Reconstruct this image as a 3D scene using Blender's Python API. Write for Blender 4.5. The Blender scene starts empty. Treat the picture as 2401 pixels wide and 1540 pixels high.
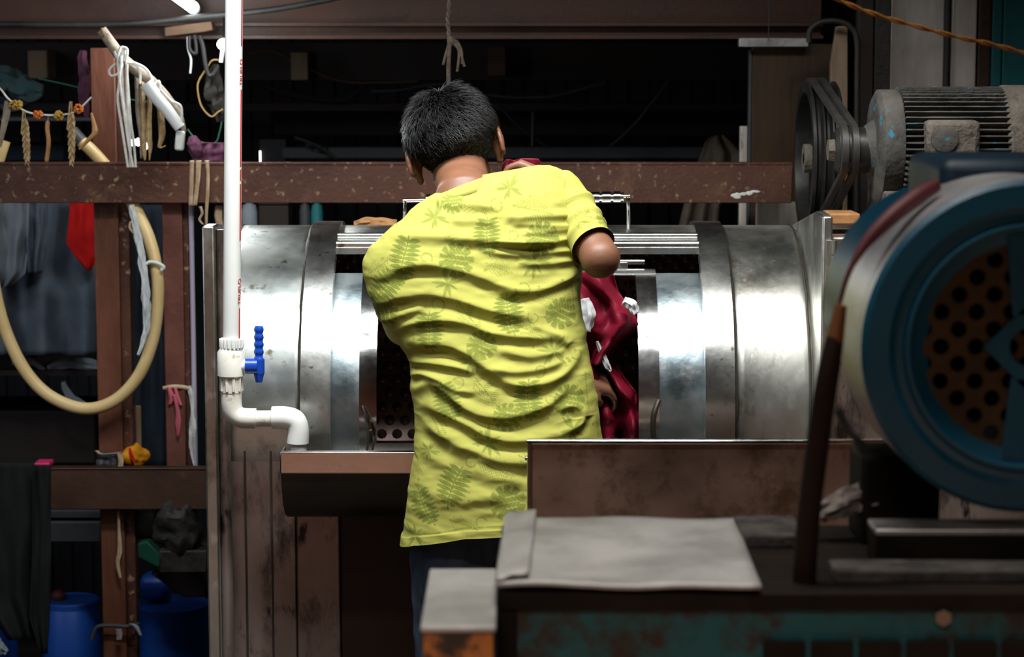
import bpy, bmesh, math, random
import numpy as np
from mathutils import Vector, Matrix, noise

random.seed(7)
RNG = np.random.default_rng(7)
SC = bpy.context.scene
COL = SC.collection
R = math.radians
PI = math.pi

# ------------------------------------------------------------------ camera
FPX, CX, CY = 5200.0, 1200.5, 770.0
PITCH = R(6.8)
CAMZ = 1.65
cd = bpy.data.cameras.new('camera')
cam = bpy.data.objects.new('camera', cd)
COL.objects.link(cam)
cam.location = (0, 0, CAMZ)
cam.rotation_euler = (PI / 2 - PITCH, 0, 0)
cd.sensor_width = 36.0
cd.lens = FPX / 2401.0 * 36.0
cd.clip_start = 0.05
cd.dof.use_dof = True
cd.dof.focus_distance = 4.65
cd.dof.aperture_fstop = 5.6
SC.camera = cam

# ------------------------------------------------------------------ world, lamps, exposure
W = bpy.data.worlds.new('world')
SC.world = W
W.use_nodes = True
W.node_tree.nodes['Background'].inputs[0].default_value = (0.55, 0.36, 0.28, 1)
W.node_tree.nodes['Background'].inputs[1].default_value = 0.035
SC.view_settings.view_transform = 'Standard'
SC.view_settings.look = 'None'
SC.view_settings.exposure = 0.0
SC.view_settings.gamma = 1.0
SC.view_settings.use_curve_mapping = False


def area(name, loc, target, sx, sy, energy, col=(1, 1, 1), spread=180):
    l = bpy.data.lights.new(name, 'AREA')
    l.shape = 'RECTANGLE'
    l.size, l.size_y = sx, sy
    l.energy = energy
    l.color = col
    l.spread = R(spread)
    o = bpy.data.objects.new(name, l)
    COL.objects.link(o)
    o.location = loc
    o.rotation_euler = (Vector(target) - Vector(loc)).to_track_quat('-Z', 'Y').to_euler()
    return o


# fluorescent tubes hung over the washing place, followed by added fill lamps
area('tube_and_fill_light', (-0.35, 4.1, 2.75), (-0.2, 4.75, 0.9), 1.25, 0.12, 25, (0.95, 1.0, 0.99), 106)
area('tube_and_fill_light', (0.7, 4.15, 2.8), (0.45, 4.9, 0.9), 0.9, 0.12, 8.5, (1.0, 0.98, 0.92), 100)
area('tube_and_fill_light', (-0.1, 3.3, 2.9), (-0.1, 4.5, 1.0), 1.2, 0.12, 5, (0.97, 1.0, 0.98), 95)  # unseen fill lamp, added to soften the shading on his back
area('tube_and_fill_light', (0.05, 2.5, 3.0), (0.05, 2.75, 1.0), 0.9, 0.12, 6.5, (1.0, 0.97, 0.93), 80)  # unseen lamp, added to brighten the bench and its metal sheet
# unseen warm lamp, added to light the floor for reflections in the steel
area('added_fill', (-0.5, -0.6, 3.2), (-0.2, 0.6, 0.0), 2.0, 1.2, 60, (1.0, 0.90, 0.82), 78)
# weak bluish fill lamp, added to brighten the posts and barrels at left
area('added_fill', (-2.7, 4.6, 1.9), (-0.9, 6.4, 0.7), 1.2, 1.6, 6.5, (0.86, 0.93, 1.0), 110)


def point(name, loc, energy, col, r=0.03):
    l = bpy.data.lights.new(name, 'POINT')
    l.energy = energy
    l.color = col
    l.shadow_soft_size = r
    o = bpy.data.objects.new(name, l)
    COL.objects.link(o)
    o.location = loc
    return o


# ------------------------------------------------------------------ helpers
def P(px, py, Y):
    u = (px - CX) / FPX
    v = (CY - py) / FPX
    d = Vector((u, math.cos(PITCH) + v * math.sin(PITCH), -math.sin(PITCH) + v * math.cos(PITCH)))
    return d * (Y / d.y) + Vector((0, 0, CAMZ))


def S(Y):
    return Y / FPX * 1.007


class MB:
    def __init__(self):
        self.v, self.f = [], []

    def add(self, vs, fs):
        n = len(self.v)
        self.v += [tuple(p) for p in vs]
        self.f += [tuple(i + n for i in q) for q in fs]

    def box(self, lo, hi, M=None):
        x0, y0, z0 = lo
        x1, y1, z1 = hi
        vs = [Vector(p) for p in ((x0, y0, z0), (x1, y0, z0), (x1, y1, z0), (x0, y1, z0),
                                  (x0, y0, z1), (x1, y0, z1), (x1, y1, z1), (x0, y1, z1))]
        if M is not None:
            vs = [M @ p for p in vs]
        self.add(vs, [(0, 3, 2, 1), (4, 5, 6, 7), (0, 1, 5, 4), (1, 2, 6, 5), (2, 3, 7, 6), (3, 0, 4, 7)])
        return self

    def pbox(self, x0, y0, x1, y1, Y0, Y1):
        """box whose front face (at depth Y0) spans the given span of the view"""
        a = P(x0, y0, Y0)
        b = P(x1, y0, Y0)
        return self.box((a.x, Y0, P(x0, y1, Y0).z), (b.x, Y1, b.z))

    def tube(self, pts, rad, sides=10, cap=True, flat=1.0):
        pts = [Vector(p) for p in pts]
        n = len(pts)
        if not hasattr(rad, '__len__'):
            rad = [rad] * n
        up = None
        vs, fs = [], []
        for i, p in enumerate(pts):
            t = (pts[min(i + 1, n - 1)] - pts[max(i - 1, 0)])
            t = t.normalized() if t.length > 1e-9 else Vector((0, 0, 1))
            if up is None:
                up = Vector((0, -1, 0)) if abs(t.y) < .9 else Vector((0, 0, 1))
            a = up - t * up.dot(t)
            if a.length < 1e-6:
                a = t.orthogonal()
            a.normalize()
            up = a
            b = t.cross(a)
            for k in range(sides):
                w = 2 * PI * k / sides
                vs.append(p + (a * math.cos(w) * flat + b * math.sin(w)) * rad[i])
        for i in range(n - 1):
            for k in range(sides):
                k2 = (k + 1) % sides
                fs.append((i * sides + k, i * sides + k2, (i + 1) * sides + k2, (i + 1) * sides + k))
        if cap:
            fs.append(tuple(range(sides - 1, -1, -1)))
            fs.append(tuple((n - 1) * sides + k for k in range(sides)))
        self.add(vs, fs)
        return self

    def lathe(self, prof, c, axis, sides=48, cap=True, a0=0.0, a1=2 * PI):
        """prof: (along, radius) pairs; axis: Vector"""
        c = Vector(c)
        ax = Vector(axis).normalized()
        u = ax.orthogonal().normalized()
        if abs(ax.x) > .9:
            u = Vector((0, -1, 0))
        elif abs(ax.z) > .9:
            u = Vector((1, 0, 0))
        else:
            u = (Vector((0, 0, 1)) - ax * ax.z).normalized()
        w = ax.cross(u)
        full = abs(a1 - a0 - 2 * PI) < 1e-6
        m = sides if full else sides + 1
        vs, fs = [], []
        for h, r in prof:
            for k in range(m):
                t = a0 + (a1 - a0) * k / sides
                vs.append(c + ax * h + (u * math.cos(t) + w * math.sin(t)) * r)
        for i in range(len(prof) - 1):
            for k in range(sides):
                k2 = (k + 1) % m
                fs.append((i * m + k, i * m + k2, (i + 1) * m + k2, (i + 1) * m + k))
        if cap and full:
            if prof[0][1] > 1e-6:
                fs.append(tuple(range(m - 1, -1, -1)))
            if prof[-1][1] > 1e-6:
                fs.append(tuple((len(prof) - 1) * m + k for k in range(m)))
        self.add(vs, fs)
        return self

    def ell(self, c, r, nu=20, nv=12, M=None, nz=0.0, ns=8.0):
        c = Vector(c)
        vs, fs = [], []
        for j in range(nv + 1):
            t = PI * j / nv
            for i in range(nu):
                a = 2 * PI * i / nu
                d = Vector((math.sin(t) * math.cos(a), math.sin(t) * math.sin(a), math.cos(t)))
                p = Vector((d.x * r[0], d.y * r[1], d.z * r[2]))
                if nz:
                    p *= 1 + nz * noise.fractal((c + p) * ns, 0.8, 2.0, 3)
                if M is not None:
                    p = M @ p
                vs.append(c + p)
        for j in range(nv):
            for i in range(nu):
                i2 = (i + 1) % nu
                fs.append((j * nu + i, (j + 1) * nu + i, (j + 1) * nu + i2, j * nu + i2))
        self.add(vs, fs)
        return self

    def grid(self, pts2d, closed=False):
        nr, nc = len(pts2d), len(pts2d[0])
        vs = [p for row in pts2d for p in row]
        fs = []
        for i in range(nr - 1):
            for j in range(nc if closed else nc - 1):
                j2 = (j + 1) % nc
                fs.append((i * nc + j, i * nc + j2, (i + 1) * nc + j2, (i + 1) * nc + j))
        self.add(vs, fs)
        return self

    def prism(self, poly, off):
        """closed polygon of 3D points extruded by off"""
        off = Vector(off)
        n = len(poly)
        vs = [Vector(p) for p in poly] + [Vector(p) + off for p in poly]
        fs = [tuple(range(n - 1, -1, -1)), tuple(range(n, 2 * n))]
        fs += [(i, (i + 1) % n, n + (i + 1) % n, n + i) for i in range(n)]
        self.add(vs, fs)
        return self

    def mesh(self, name):
        me = bpy.data.meshes.new(name)
        me.from_pydata(self.v, [], self.f)
        me.update()
        bm = bmesh.new()
        bm.from_mesh(me)
        bmesh.ops.recalc_face_normals(bm, faces=bm.faces)
        bm.to_mesh(me)
        bm.free()
        return me

    def build(self, name, m, parent=None, smooth=True, ang=40, bevel=0, solid=0, sub=0):
        return link(name, self.mesh(name), m, parent, smooth, ang, bevel, solid, sub)


def link(name, me, m, parent=None, smooth=True, ang=40, bevel=0, solid=0, sub=0):
    o = bpy.data.objects.new(name, me)
    COL.objects.link(o)
    if m is not None:
        me.materials.append(m)
    if smooth and len(me.polygons):
        me.polygons.foreach_set('use_smooth', [True] * len(me.polygons))
        me.set_sharp_from_angle(angle=R(ang))
    if parent is not None:
        o.parent = parent
        if parent.type == 'EMPTY':
            o.matrix_parent_inverse = Matrix.Translation(-Vector(parent.location))
    if solid:
        k = o.modifiers.new('solid', 'SOLIDIFY')
        k.thickness = solid
        k.offset = 0
    if bevel:
        k = o.modifiers.new('bevel', 'BEVEL')
        k.width = bevel
        k.segments = 2
        k.limit_method = 'ANGLE'
    if sub:
        k = o.modifiers.new('sub', 'SUBSURF')
        k.levels = k.render_levels = sub
    return o


def tag(o, label, cat, group=None, kind=None):
    o['label'] = label
    o['category'] = cat
    if group:
        o['group'] = group
    if kind:
        o['kind'] = kind
    return o


def thing(name, label, cat, loc, group=None):
    o = bpy.data.objects.new(name, None)
    COL.objects.link(o)
    o.location = loc
    o.empty_display_size = .05
    return tag(o, label, cat, group)


def smooth_path(pts, n=8):
    """Catmull-Rom through points"""
    pts = [Vector(p) for p in pts]
    out = []
    for i in range(len(pts) - 1):
        p0, p1, p2, p3 = pts[max(i - 1, 0)], pts[i], pts[i + 1], pts[min(i + 2, len(pts) - 1)]
        for k in range(n):
            t = k / n
            out.append(.5 * ((2 * p1) + (p2 - p0) * t + (2 * p0 - 5 * p1 + 4 * p2 - p3) * t * t + (3 * p1 - p0 - 3 * p2 + p3) * t ** 3))
    out.append(pts[-1])
    return out


def ppath(pp, Y, n=8):
    return smooth_path([P(q[0], q[1], q[2] if len(q) > 2 else Y) for q in pp], n)


def hang(rows, Y, amp=.012, freq=5, depth=0.0, n=40, m=30, seed=0):
    """a hanging cloth: rows = (py, px_left, px_right); returns an MB grid with pleats in depth"""
    ys = [r[0] for r in rows]
    g = []
    for i in range(m + 1):
        py = ys[0] + (ys[-1] - ys[0]) * i / m
        xl = np.interp(py, ys, [r[1] for r in rows])
        xr = np.interp(py, ys, [r[2] for r in rows])
        row = []
        for j in range(n + 1):
            s = j / n
            k = .35 + .65 * i / m
            d = amp * k * math.sin(s * freq * 2 * PI + seed + 1.1 * math.sin(3.1 * s + seed))
            d += amp * 1.2 * noise.noise((s * 4 + seed, i / m * 3, seed))
            row.append(P(xl + (xr - xl) * s, py, Y + d + depth * i / m))
        g.append(row)
    return MB().grid(g)


# ------------------------------------------------------------------ materials
def nodes(m):
    m.use_nodes = True
    nt = m.node_tree
    return nt, nt.nodes['Principled BSDF'], nt.nodes.new, nt.links.new


def grunge(name, c1, c2, scale=6.0, rough=(.5, .75), metal=0.0, bump=.25, c3=None, c3w=(.6, .68), stretch=(1, 1, 1), spec=.4,
           contrast=(.35, .65), fine=60.0, bdist=.004, trans=0, speck=None, sps=60, spw=(.62, .70)):
    m = bpy.data.materials.new(name)
    nt, b, N, L = nodes(m)
    tc = N('ShaderNodeTexCoord')
    mp = N('ShaderNodeMapping')
    mp.inputs['Scale'].default_value = stretch
    L(tc.outputs['Object'], mp.inputs['Vector'])
    n1 = N('ShaderNodeTexNoise')
    n1.inputs['Scale'].default_value = scale
    n1.inputs['Detail'].default_value = 7
    n1.inputs['Roughness'].default_value = .62
    L(mp.outputs[0], n1.inputs['Vector'])
    r1 = N('ShaderNodeValToRGB')
    r1.color_ramp.elements[0].position, r1.color_ramp.elements[1].position = contrast
    r1.color_ramp.elements[0].color = (*c1, 1)
    r1.color_ramp.elements[1].color = (*c2, 1)
    L(n1.outputs['Fac'], r1.inputs['Fac'])
    out = r1.outputs['Color']
    if c3 is not None:
        n2 = N('ShaderNodeTexNoise')
        n2.inputs['Scale'].default_value = scale * 2.3
        n2.inputs['Detail'].default_value = 8
        n2.inputs['Roughness'].default_value = .7
        L(mp.outputs[0], n2.inputs['Vector'])
        r2 = N('ShaderNodeValToRGB')
        r2.color_ramp.elements[0].position, r2.color_ramp.elements[1].position = c3w
        L(n2.outputs['Fac'], r2.inputs['Fac'])
        mx = N('ShaderNodeMix')
        mx.data_type = 'RGBA'
        L(r2.outputs['Color'], mx.inputs['Factor'])
        L(out, mx.inputs['A'])
        mx.inputs['B'].default_value = (*c3, 1)
        out = mx.outputs['Result']
    if speck is not None:
        n4 = N('ShaderNodeTexNoise')
        n4.inputs['Scale'].default_value = sps
        n4.inputs['Detail'].default_value = 4
        L(mp.outputs[0], n4.inputs['Vector'])
        r4 = N('ShaderNodeValToRGB')
        r4.color_ramp.elements[0].position, r4.color_ramp.elements[1].position = spw
        L(n4.outputs['Fac'], r4.inputs['Fac'])
        mx4 = N('ShaderNodeMix')
        mx4.data_type = 'RGBA'
        L(r4.outputs['Color'], mx4.inputs['Factor'])
        L(out, mx4.inputs['A'])
        mx4.inputs['B'].default_value = (*speck, 1)
        out = mx4.outputs['Result']
    L(out, b.inputs['Base Color'])
    b.inputs['Metallic'].default_value = metal
    b.inputs['Specular IOR Level'].default_value = spec
    mr = N('ShaderNodeMapRange')
    mr.inputs['To Min'].default_value, mr.inputs['To Max'].default_value = rough
    mr.inputs['From Min'].default_value, mr.inputs['From Max'].default_value = .3, .7
    L(n1.outputs['Fac'], mr.inputs['Value'])
    L(mr.outputs[0], b.inputs['Roughness'])
    if bump:
        n3 = N('ShaderNodeTexNoise')
        n3.inputs['Scale'].default_value = fine
        n3.inputs['Detail'].default_value = 5
        L(mp.outputs[0], n3.inputs['Vector'])
        bp = N('ShaderNodeBump')
        bp.inputs['Strength'].default_value = bump
        bp.inputs['Distance'].default_value = bdist
        L(n3.outputs['Fac'], bp.inputs['Height'])
        L(bp.outputs[0], b.inputs['Normal'])
    if trans:
        b.inputs['Transmission Weight'].default_value = trans
    return m


def plain(name, c, rough=.5, metal=0.0, spec=.5, emit=None, es=0):
    m = bpy.data.materials.new(name)
    nt, b, N, L = nodes(m)
    b.inputs['Base Color'].default_value = (*c, 1)
    b.inputs['Roughness'].default_value = rough
    b.inputs['Metallic'].default_value = metal
    b.inputs['Specular IOR Level'].default_value = spec
    if emit:
        b.inputs['Emission Color'].default_value = (*emit, 1)
        b.inputs['Emission Strength'].default_value = es
    return m


def cloth(name, c, c2=None, bump=.3, fine=350, rough=.9):
    return grunge(name, c, c2 or tuple(x * .75 for x in c), scale=9, rough=(rough - .08, rough), bump=bump, fine=fine, bdist=.002, spec=.15)


M = {}
M['rust'] = grunge('rusty_brown_paint', (.045, .015, .009), (.098, .035, .019), 3.5, (.42, .7), 0, .35, (.15, .07, .035), (.58, .74), (1, 1, 1), .4, fine=90, speck=(.30, .19, .11), sps=48, spw=(.60, .72))
M['roof_br'] = grunge('darkened_brown_beam_paint', (.030, .011, .006), (.058, .021, .011), 3.5, (.5, .7), 0, .3, (.09, .05, .03), (.62, .78))  # brown darkened to stand in for weak lamp light on the roof beam
M['rope_br'] = grunge('brown_hemp_rope', (.045, .030, .021), (.10, .072, .052), 60, (.8, .95), 0, .6, fine=240)
M['rust_dark'] = grunge('dark_brown_paint', (.034, .014, .009), (.062, .025, .014), 4, (.45, .7), 0, .3, (.16, .09, .05), (.66, .8))
M['post'] = grunge('red_brown_paint_on_rough_timber', (.085, .026, .012), (.15, .048, .024), 9, (.45, .7), 0, .8, (.24, .10, .06), (.6, .75), (1, 1, .22), .4, fine=40, bdist=.006)
M['post_smooth'] = grunge('red_brown_post_paint', (.10, .034, .024), (.15, .05, .034), 6, (.45, .65), 0, .3, (.2, .1, .07), (.66, .75))
M['steel'] = grunge('stainless_casing', (.36, .40, .40), (.72, .73, .70), 3.6, (.26, .44), 1.0, .10, (.17, .19, .18), (.54, .72), (1, 1, 1), .5, fine=30, bdist=.003, speck=(.20, .17, .12), sps=34, spw=(.63, .72))
M['steel_stain'] = grunge('stained_stainless', (.40, .40, .37), (.70, .69, .64), 3.6, (.28, .48), 1.0, .12, (.16, .135, .095), (.54, .74), (1, 1, .6), .5, fine=40, speck=(.75, .75, .72), sps=30, spw=(.62, .72))
M['steel_band'] = grunge('polished_band', (.66, .67, .66), (.80, .80, .77), 5, (.20, .34), 1.0, .06, (.34, .30, .22), (.56, .74), speck=(.28, .22, .14), sps=50, spw=(.66, .74))
M['steel_blue'] = grunge('bluish_stainless', (.34, .44, .50), (.62, .68, .70), 7, (.24, .42), 1.0, .10, (.72, .74, .74), (.55, .70))
M['chrome'] = grunge('chrome', (.78, .79, .80), (.86, .86, .86), 8, (.08, .2), 1.0, .12, fine=14, bdist=.006)
M['steel_brown'] = grunge('grimy_lower_steel', (.22, .16, .14), (.46, .36, .32), 3.6, (.36, .55), .8, .12, (.06, .042, .034), (.52, .66), (1, 1, .4), .4, speck=(.04, .03, .025), sps=22, spw=(.62, .70))
M['steel_dark'] = grunge('dark_trough_steel', (.06, .05, .042), (.10, .085, .07), 5, (.4, .6), .8, .1)
M['steel_tray'] = grunge('brushed_tray_steel', (.52, .42, .38), (.62, .52, .47), 4, (.20, .30), 1.0, .05, (.40, .30, .24), (.58, .75))
M['steel_bin'] = grunge('smeared_bin_steel', (.46, .35, .29), (.60, .46, .39), 5, (.28, .45), .9, .05, (.26, .18, .11), (.50, .66))
M['plate'] = grunge('worn_grey_sheet_metal', (.27, .26, .245), (.45, .435, .41), 7, (.42, .6), .1, .2, (.60, .56, .38), (.62, .75))
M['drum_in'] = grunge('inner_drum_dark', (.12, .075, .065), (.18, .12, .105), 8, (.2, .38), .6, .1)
M['pvc'] = grunge('white_pvc', (.74, .75, .73), (.82, .82, .79), 5, (.25, .4), 0, .05, (.60, .52, .42), (.66, .80), spec=.5)
M['pvc_dirty'] = grunge('rust_stained_pvc', (.70, .66, .58), (.82, .79, .72), 14, (.28, .5), 0, .08, (.30, .13, .05), (.58, .74))
M['red_print'] = plain('red_print', (.55, .03, .03), .5)
M['wire_tan'] = plain('yellowed_wire', (.36, .22, .07), .6)
M['blue_pl'] = plain('blue_plastic', (.008, .06, .42), .3)
M['hose'] = grunge('yellow_hose', (.52, .36, .15), (.64, .47, .23), 6, (.35, .5), 0, .05, (.35, .22, .09), (.68, .8))
M['rope_w'] = grunge('white_rope', (.52, .51, .47), (.72, .70, .66), 40, (.8, .95), 0, .6, fine=200)
M['rag'] = cloth('blue_grey_rag', (.42, .46, .48), (.60, .62, .60))
M['string_tan'] = grunge('tan_strip', (.34, .22, .13), (.52, .38, .25), 20, (.7, .9), 0, .5)
M['straw'] = grunge('dry_straw', (.26, .16, .07), (.46, .32, .16), 60, (.7, .9), 0, .6)
M['pod'] = grunge('dry_pod', (.27, .12, .04), (.42, .21, .08), 20, (.6, .8), 0, .4)
M['bark'] = grunge('weathered_branch', (.12, .085, .06), (.27, .215, .165), 22, (.7, .9), 0, .8, (.42, .36, .28), (.6, .7))
M['orange_fl'] = plain('orange_petals', (.55, .13, .01), .8)
M['yellow_fl'] = plain('yellow_petals', (.42, .25, .03), .8)
M['black'] = grunge('black_rubber', (.010, .009, .009), (.022, .020, .019), 12, (.45, .7), 0, .2)
M['blackish'] = grunge('greasy_black', (.008, .007, .006), (.03, .025, .02), 14, (.5, .8), 0, .6)
M['wood_dk'] = grunge('dark_wood', (.045, .022, .012), (.10, .055, .03), 10, (.6, .8), 0, .5, stretch=(.3, 1, 1))
M['wood_pl'] = grunge('pale_wood', (.15, .095, .06), (.26, .18, .12), 14, (.6, .8), 0, .5, stretch=(1, 1, .2))
M['board'] = grunge('varnished_brown_board', (.016, .007, .002), (.042, .019, .004), 7, (.35, .55), 0, .2, stretch=(1, 1, .12))
M['lamp'] = plain('lit_tube', (.9, .9, .9), .4, emit=(.95, 1, 1), es=14)
M['bulb'] = plain('lit_bulb', (.9, .9, .9), .4, emit=(1, .95, .85), es=3)
M['lilac'] = plain('lilac_pipe', (.38, .34, .44), .45)
M['white_pl'] = plain('white_plastic', (.62, .63, .62), .4)
M['pink'] = cloth('pink_ribbon', (.55, .13, .16), (.42, .08, .11))
M['magenta'] = plain('magenta_plastic', (.55, .02, .12), .5)
M['red_cl'] = cloth('red_cloth', (.55, .012, .012), (.44, .008, .008))
M['greyblue_cl'] = cloth('grey_blue_cloth', (.14, .17, .215), (.09, .115, .15))
M['grey_cl'] = cloth('pale_grey_cloth', (.26, .285, .32), (.19, .215, .245))
M['navy_cl'] = cloth('navy_cloth', (.022, .03, .042))
M['black_cl'] = cloth('black_cloth', (.012, .013, .013))
M['orange_cl'] = cloth('orange_cloth', (.62, .25, .01), (.5, .17, .008))
M['purple_cl'] = cloth('purple_cloth', (.10, .035, .065))
M['teal_cl'] = cloth('teal_cloth', (.05, .12, .13), (.09, .11, .11))
M['beige_cl'] = cloth('beige_cloth', (.19, .15, .11), (.13, .10, .075))
M['maroon'] = cloth('maroon_cloth', (.20, .007, .024), (.11, .004, .013), rough=.55)
M['white_cl'] = cloth('white_cloth', (.62, .62, .62), (.5, .5, .52), rough=.6)
M['dgrey'] = grunge('dark_grey_metal', (.035, .037, .042), (.06, .062, .07), 6, (.5, .7), .3, .2)
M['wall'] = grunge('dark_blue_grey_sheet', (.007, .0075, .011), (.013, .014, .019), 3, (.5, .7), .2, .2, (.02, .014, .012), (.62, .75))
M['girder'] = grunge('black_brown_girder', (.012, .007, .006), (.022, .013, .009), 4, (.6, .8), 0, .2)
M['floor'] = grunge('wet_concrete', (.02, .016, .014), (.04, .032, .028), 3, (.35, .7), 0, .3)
M['floor_red'] = grunge('red_brown_reflector_floor', (.30, .165, .115), (.42, .26, .195), 3, (.4, .7), 0, .3)
M['ceil'] = grunge('sooty_roof_sheet', (.03, .022, .018), (.06, .045, .035), 2, (.6, .8), 0, .3)
M['brick'] = grunge('brown_wall_plaster', (.20, .10, .06), (.32, .18, .12), 2.5, (.7, .9), 0, .3)
M['pale_wall'] = grunge('weathered_whitewash', (.34, .28, .245), (.60, .54, .49), 7, (.7, .9), 0, .4, (.10, .065, .05), (.60, .74), (1, 1, .3))
M['teal_paint'] = grunge('teal_door_paint', (.006, .095, .105), (.012, .14, .15), 4, (.5, .7), 0, .3, (.03, .025, .02), (.64, .72))
M['barrel'] = plain('blue_barrel_plastic', (.006, .055, .30), .45)
M['green'] = plain('green_plastic', (.01, .10, .055), .5)
M['mot_blue'] = grunge('blue_motor_paint', (.0015, .046, .082), (.003, .066, .112), 4, (.35, .5), 0, .1, (.02, .03, .035), (.66, .76))
M['navy_paint'] = grunge('dark_blue_box_paint', (.002, .014, .028), (.003, .022, .042), 5, (.5, .65), 0, .1)
M['alu'] = grunge('scuffed_aluminium', (.36, .35, .36), (.52, .51, .50), 8, (.3, .5), .7, .2)
M['mesh_br'] = grunge('brown_grille', (.035, .020, .006), (.06, .034, .010), 20, (.5, .7), .3, .2)
M['mot_grey'] = grunge('dusty_motor', (.035, .033, .030), (.10, .09, .08), 11, (.7, .9), 0, .8, (.015, .17, .26), (.60, .66), fine=60)
M['dust'] = grunge('dust_caked', (.085, .072, .058), (.15, .126, .104), 14, (.85, 1), 0, 1.0, (.07, .06, .05), (.58, .68), fine=45, bdist=.01)
M['pulley'] = grunge('black_pulley_iron', (.02, .019, .018), (.04, .038, .036), 9, (.35, .5), .5, .15)
M['belt'] = grunge('rubber_belt', (.022, .02, .019), (.035, .032, .03), 9, (.4, .55), 0, .2)
M['orope'] = grunge('orange_rope', (.36, .13, .012), (.48, .2, .03), 60, (.7, .9), 0, .6, fine=240)
M['teal_bench'] = grunge('teal_bench_paint', (.004, .060, .066), (.007, .092, .10), 6, (.45, .65), 0, .25, (.022, .014, .009), (.46, .60))
M['bench_dk'] = grunge('oily_bench_top', (.007, .005, .004), (.016, .011, .008), 9, (.65, .85), 0, .3, spec=.12)
M['bench_or'] = grunge('orange_bench_paint', (.34, .10, .015), (.42, .15, .03), 9, (.5, .7), 0, .3, (.03, .018, .012), (.46, .58))
M['stone'] = grunge('gritty_concrete', (.02, .017, .015), (.075, .065, .058), 30, (.8, .95), 0, .8)
M['brown_rod'] = grunge('brown_bar_paint', (.010, .005, .0035), (.018, .009, .006), 7, (.6, .8), 0, .2, spec=.15)
M['orange_tape'] = plain('orange_tape', (.15, .05, .008), .6)
M['red_cable'] = plain('red_cable', (.075, .005, .008), .6)
M['dirty_paper'] = grunge('dirty_rag', (.16, .13, .115), (.34, .29, .27), 12, (.8, .9), 0, .4, (.05, .035, .03), (.56, .66))
M['skin'] = grunge('skin', (.165, .070, .038), (.205, .09, .052), 14, (.42, .52), 0, .08, spec=.4)
M['skin'].node_tree.nodes['Principled BSDF'].inputs['Subsurface Weight'].default_value = .12
M['skin'].node_tree.nodes['Principled BSDF'].inputs['Subsurface Radius'].default_value = (.012, .004, .002)
M['hair'] = grunge('black_hair', (.006, .0055, .006), (.012, .011, .012), 60, (.36, .5), 0, .0, spec=.45)
M['eye'] = plain('eye', (.5, .48, .45), .2)
M['denim'] = grunge('dark_denim', (.026, .045, .075), (.06, .09, .135), 30, (.85, .95), 0, .5, fine=420, stretch=(1, 1, .3), bdist=.002)
M['sole'] = plain('dark_sole', (.02, .02, .02), .7)


def shirt_material():
    m = bpy.data.materials.new('printed_lime_cotton')
    nt, b, N, L = nodes(m)
    at = N('ShaderNodeAttribute')
    at.attribute_name = 'print'
    mx = N('ShaderNodeMix')
    mx.data_type = 'RGBA'
    L(at.outputs['Fac'], mx.inputs['Factor'])
    mx.inputs['A'].default_value = (.385, .368, .080, 1)
    mx.inputs['B'].default_value = (.115, .15, .02, 1)
    L(mx.outputs['Result'], b.inputs['Base Color'])
    b.inputs['Roughness'].default_value = .85
    b.inputs['Specular IOR Level'].default_value = .15
    tc = N('ShaderNodeTexCoord')
    n3 = N('ShaderNodeTexNoise')
    n3.inputs['Scale'].default_value = 500
    L(tc.outputs['Object'], n3.inputs['Vector'])
    bp = N('ShaderNodeBump')
    bp.inputs['Strength'].default_value = .15
    bp.inputs['Distance'].default_value = .001
    L(n3.outputs['Fac'], bp.inputs['Height'])
    L(bp.outputs[0], b.inputs['Normal'])
    return m


M['shirt'] = shirt_material()

# ================================================================== THE SETTING
def struct(name, mb, m, **k):
    o = mb.build(name, m, None, smooth=False, **k)
    o['kind'] = 'structure'
    return o


FB = -.45      # the floor behind the washing platform lies lower
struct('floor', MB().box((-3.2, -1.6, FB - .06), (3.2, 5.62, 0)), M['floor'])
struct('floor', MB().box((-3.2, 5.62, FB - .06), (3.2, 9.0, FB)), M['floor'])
struct('floor', MB().box((-3.1, -1.55, 0), (3.1, 3.3, .012)), M['floor_red'])  # unseen reddish slab, added so the steel picks up a brown reflection
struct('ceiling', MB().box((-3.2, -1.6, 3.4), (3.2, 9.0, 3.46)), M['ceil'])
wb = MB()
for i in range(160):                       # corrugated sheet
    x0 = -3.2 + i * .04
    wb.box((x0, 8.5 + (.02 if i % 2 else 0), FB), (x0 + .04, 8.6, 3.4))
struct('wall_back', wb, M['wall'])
struct('wall_left', MB().box((-3.2, -1.6, FB), (-3.14, 9.0, 3.4)), M['ceil'])
struct('wall_right', MB().box((3.14, -1.6, FB), (3.2, 9.0, 3.4)), M['ceil'])
struct('wall_front', MB().box((-3.2, -1.66, 0), (3.2, -1.6, 3.4)), M['brick'])

# ================================================================== THE WASHING MACHINE
AY, AZ = 5.37, .838


def cyl(x, r, th):
    return Vector((x, AY - r * math.cos(R(th)), AZ + r * math.sin(R(th))))


def arc(mb, x0, x1, r, t0, t1, n=48, dr=0.0):
    g = []
    for x in np.linspace(x0, x1, 9):
        g.append([cyl(x, r, t) for t in np.linspace(t0, t1, n + 1)])
    return mb.grid(g)


def arcsolid(mb, x0, x1, r0, r1, t0, t1, n=40):
    """a curved bar with real thickness"""
    prof = [(x0, r0), (x0, r1), (x1, r1), (x1, r0)]
    g = []
    for t in np.linspace(t0, t1, n + 1):
        g.append([cyl(x, r, t) for x, r in prof])
    base = len(mb.v)
    mb.grid(g, closed=True)
    mb.f.append(tuple(base + k for k in range(4)))
    mb.f.append(tuple(base + n * 4 + k for k in (3, 2, 1, 0)))
    return mb


wm = thing('washing_machine', 'large stainless steel drum washing machine in front of the man', 'washing machine', (0, AY, 0))
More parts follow.
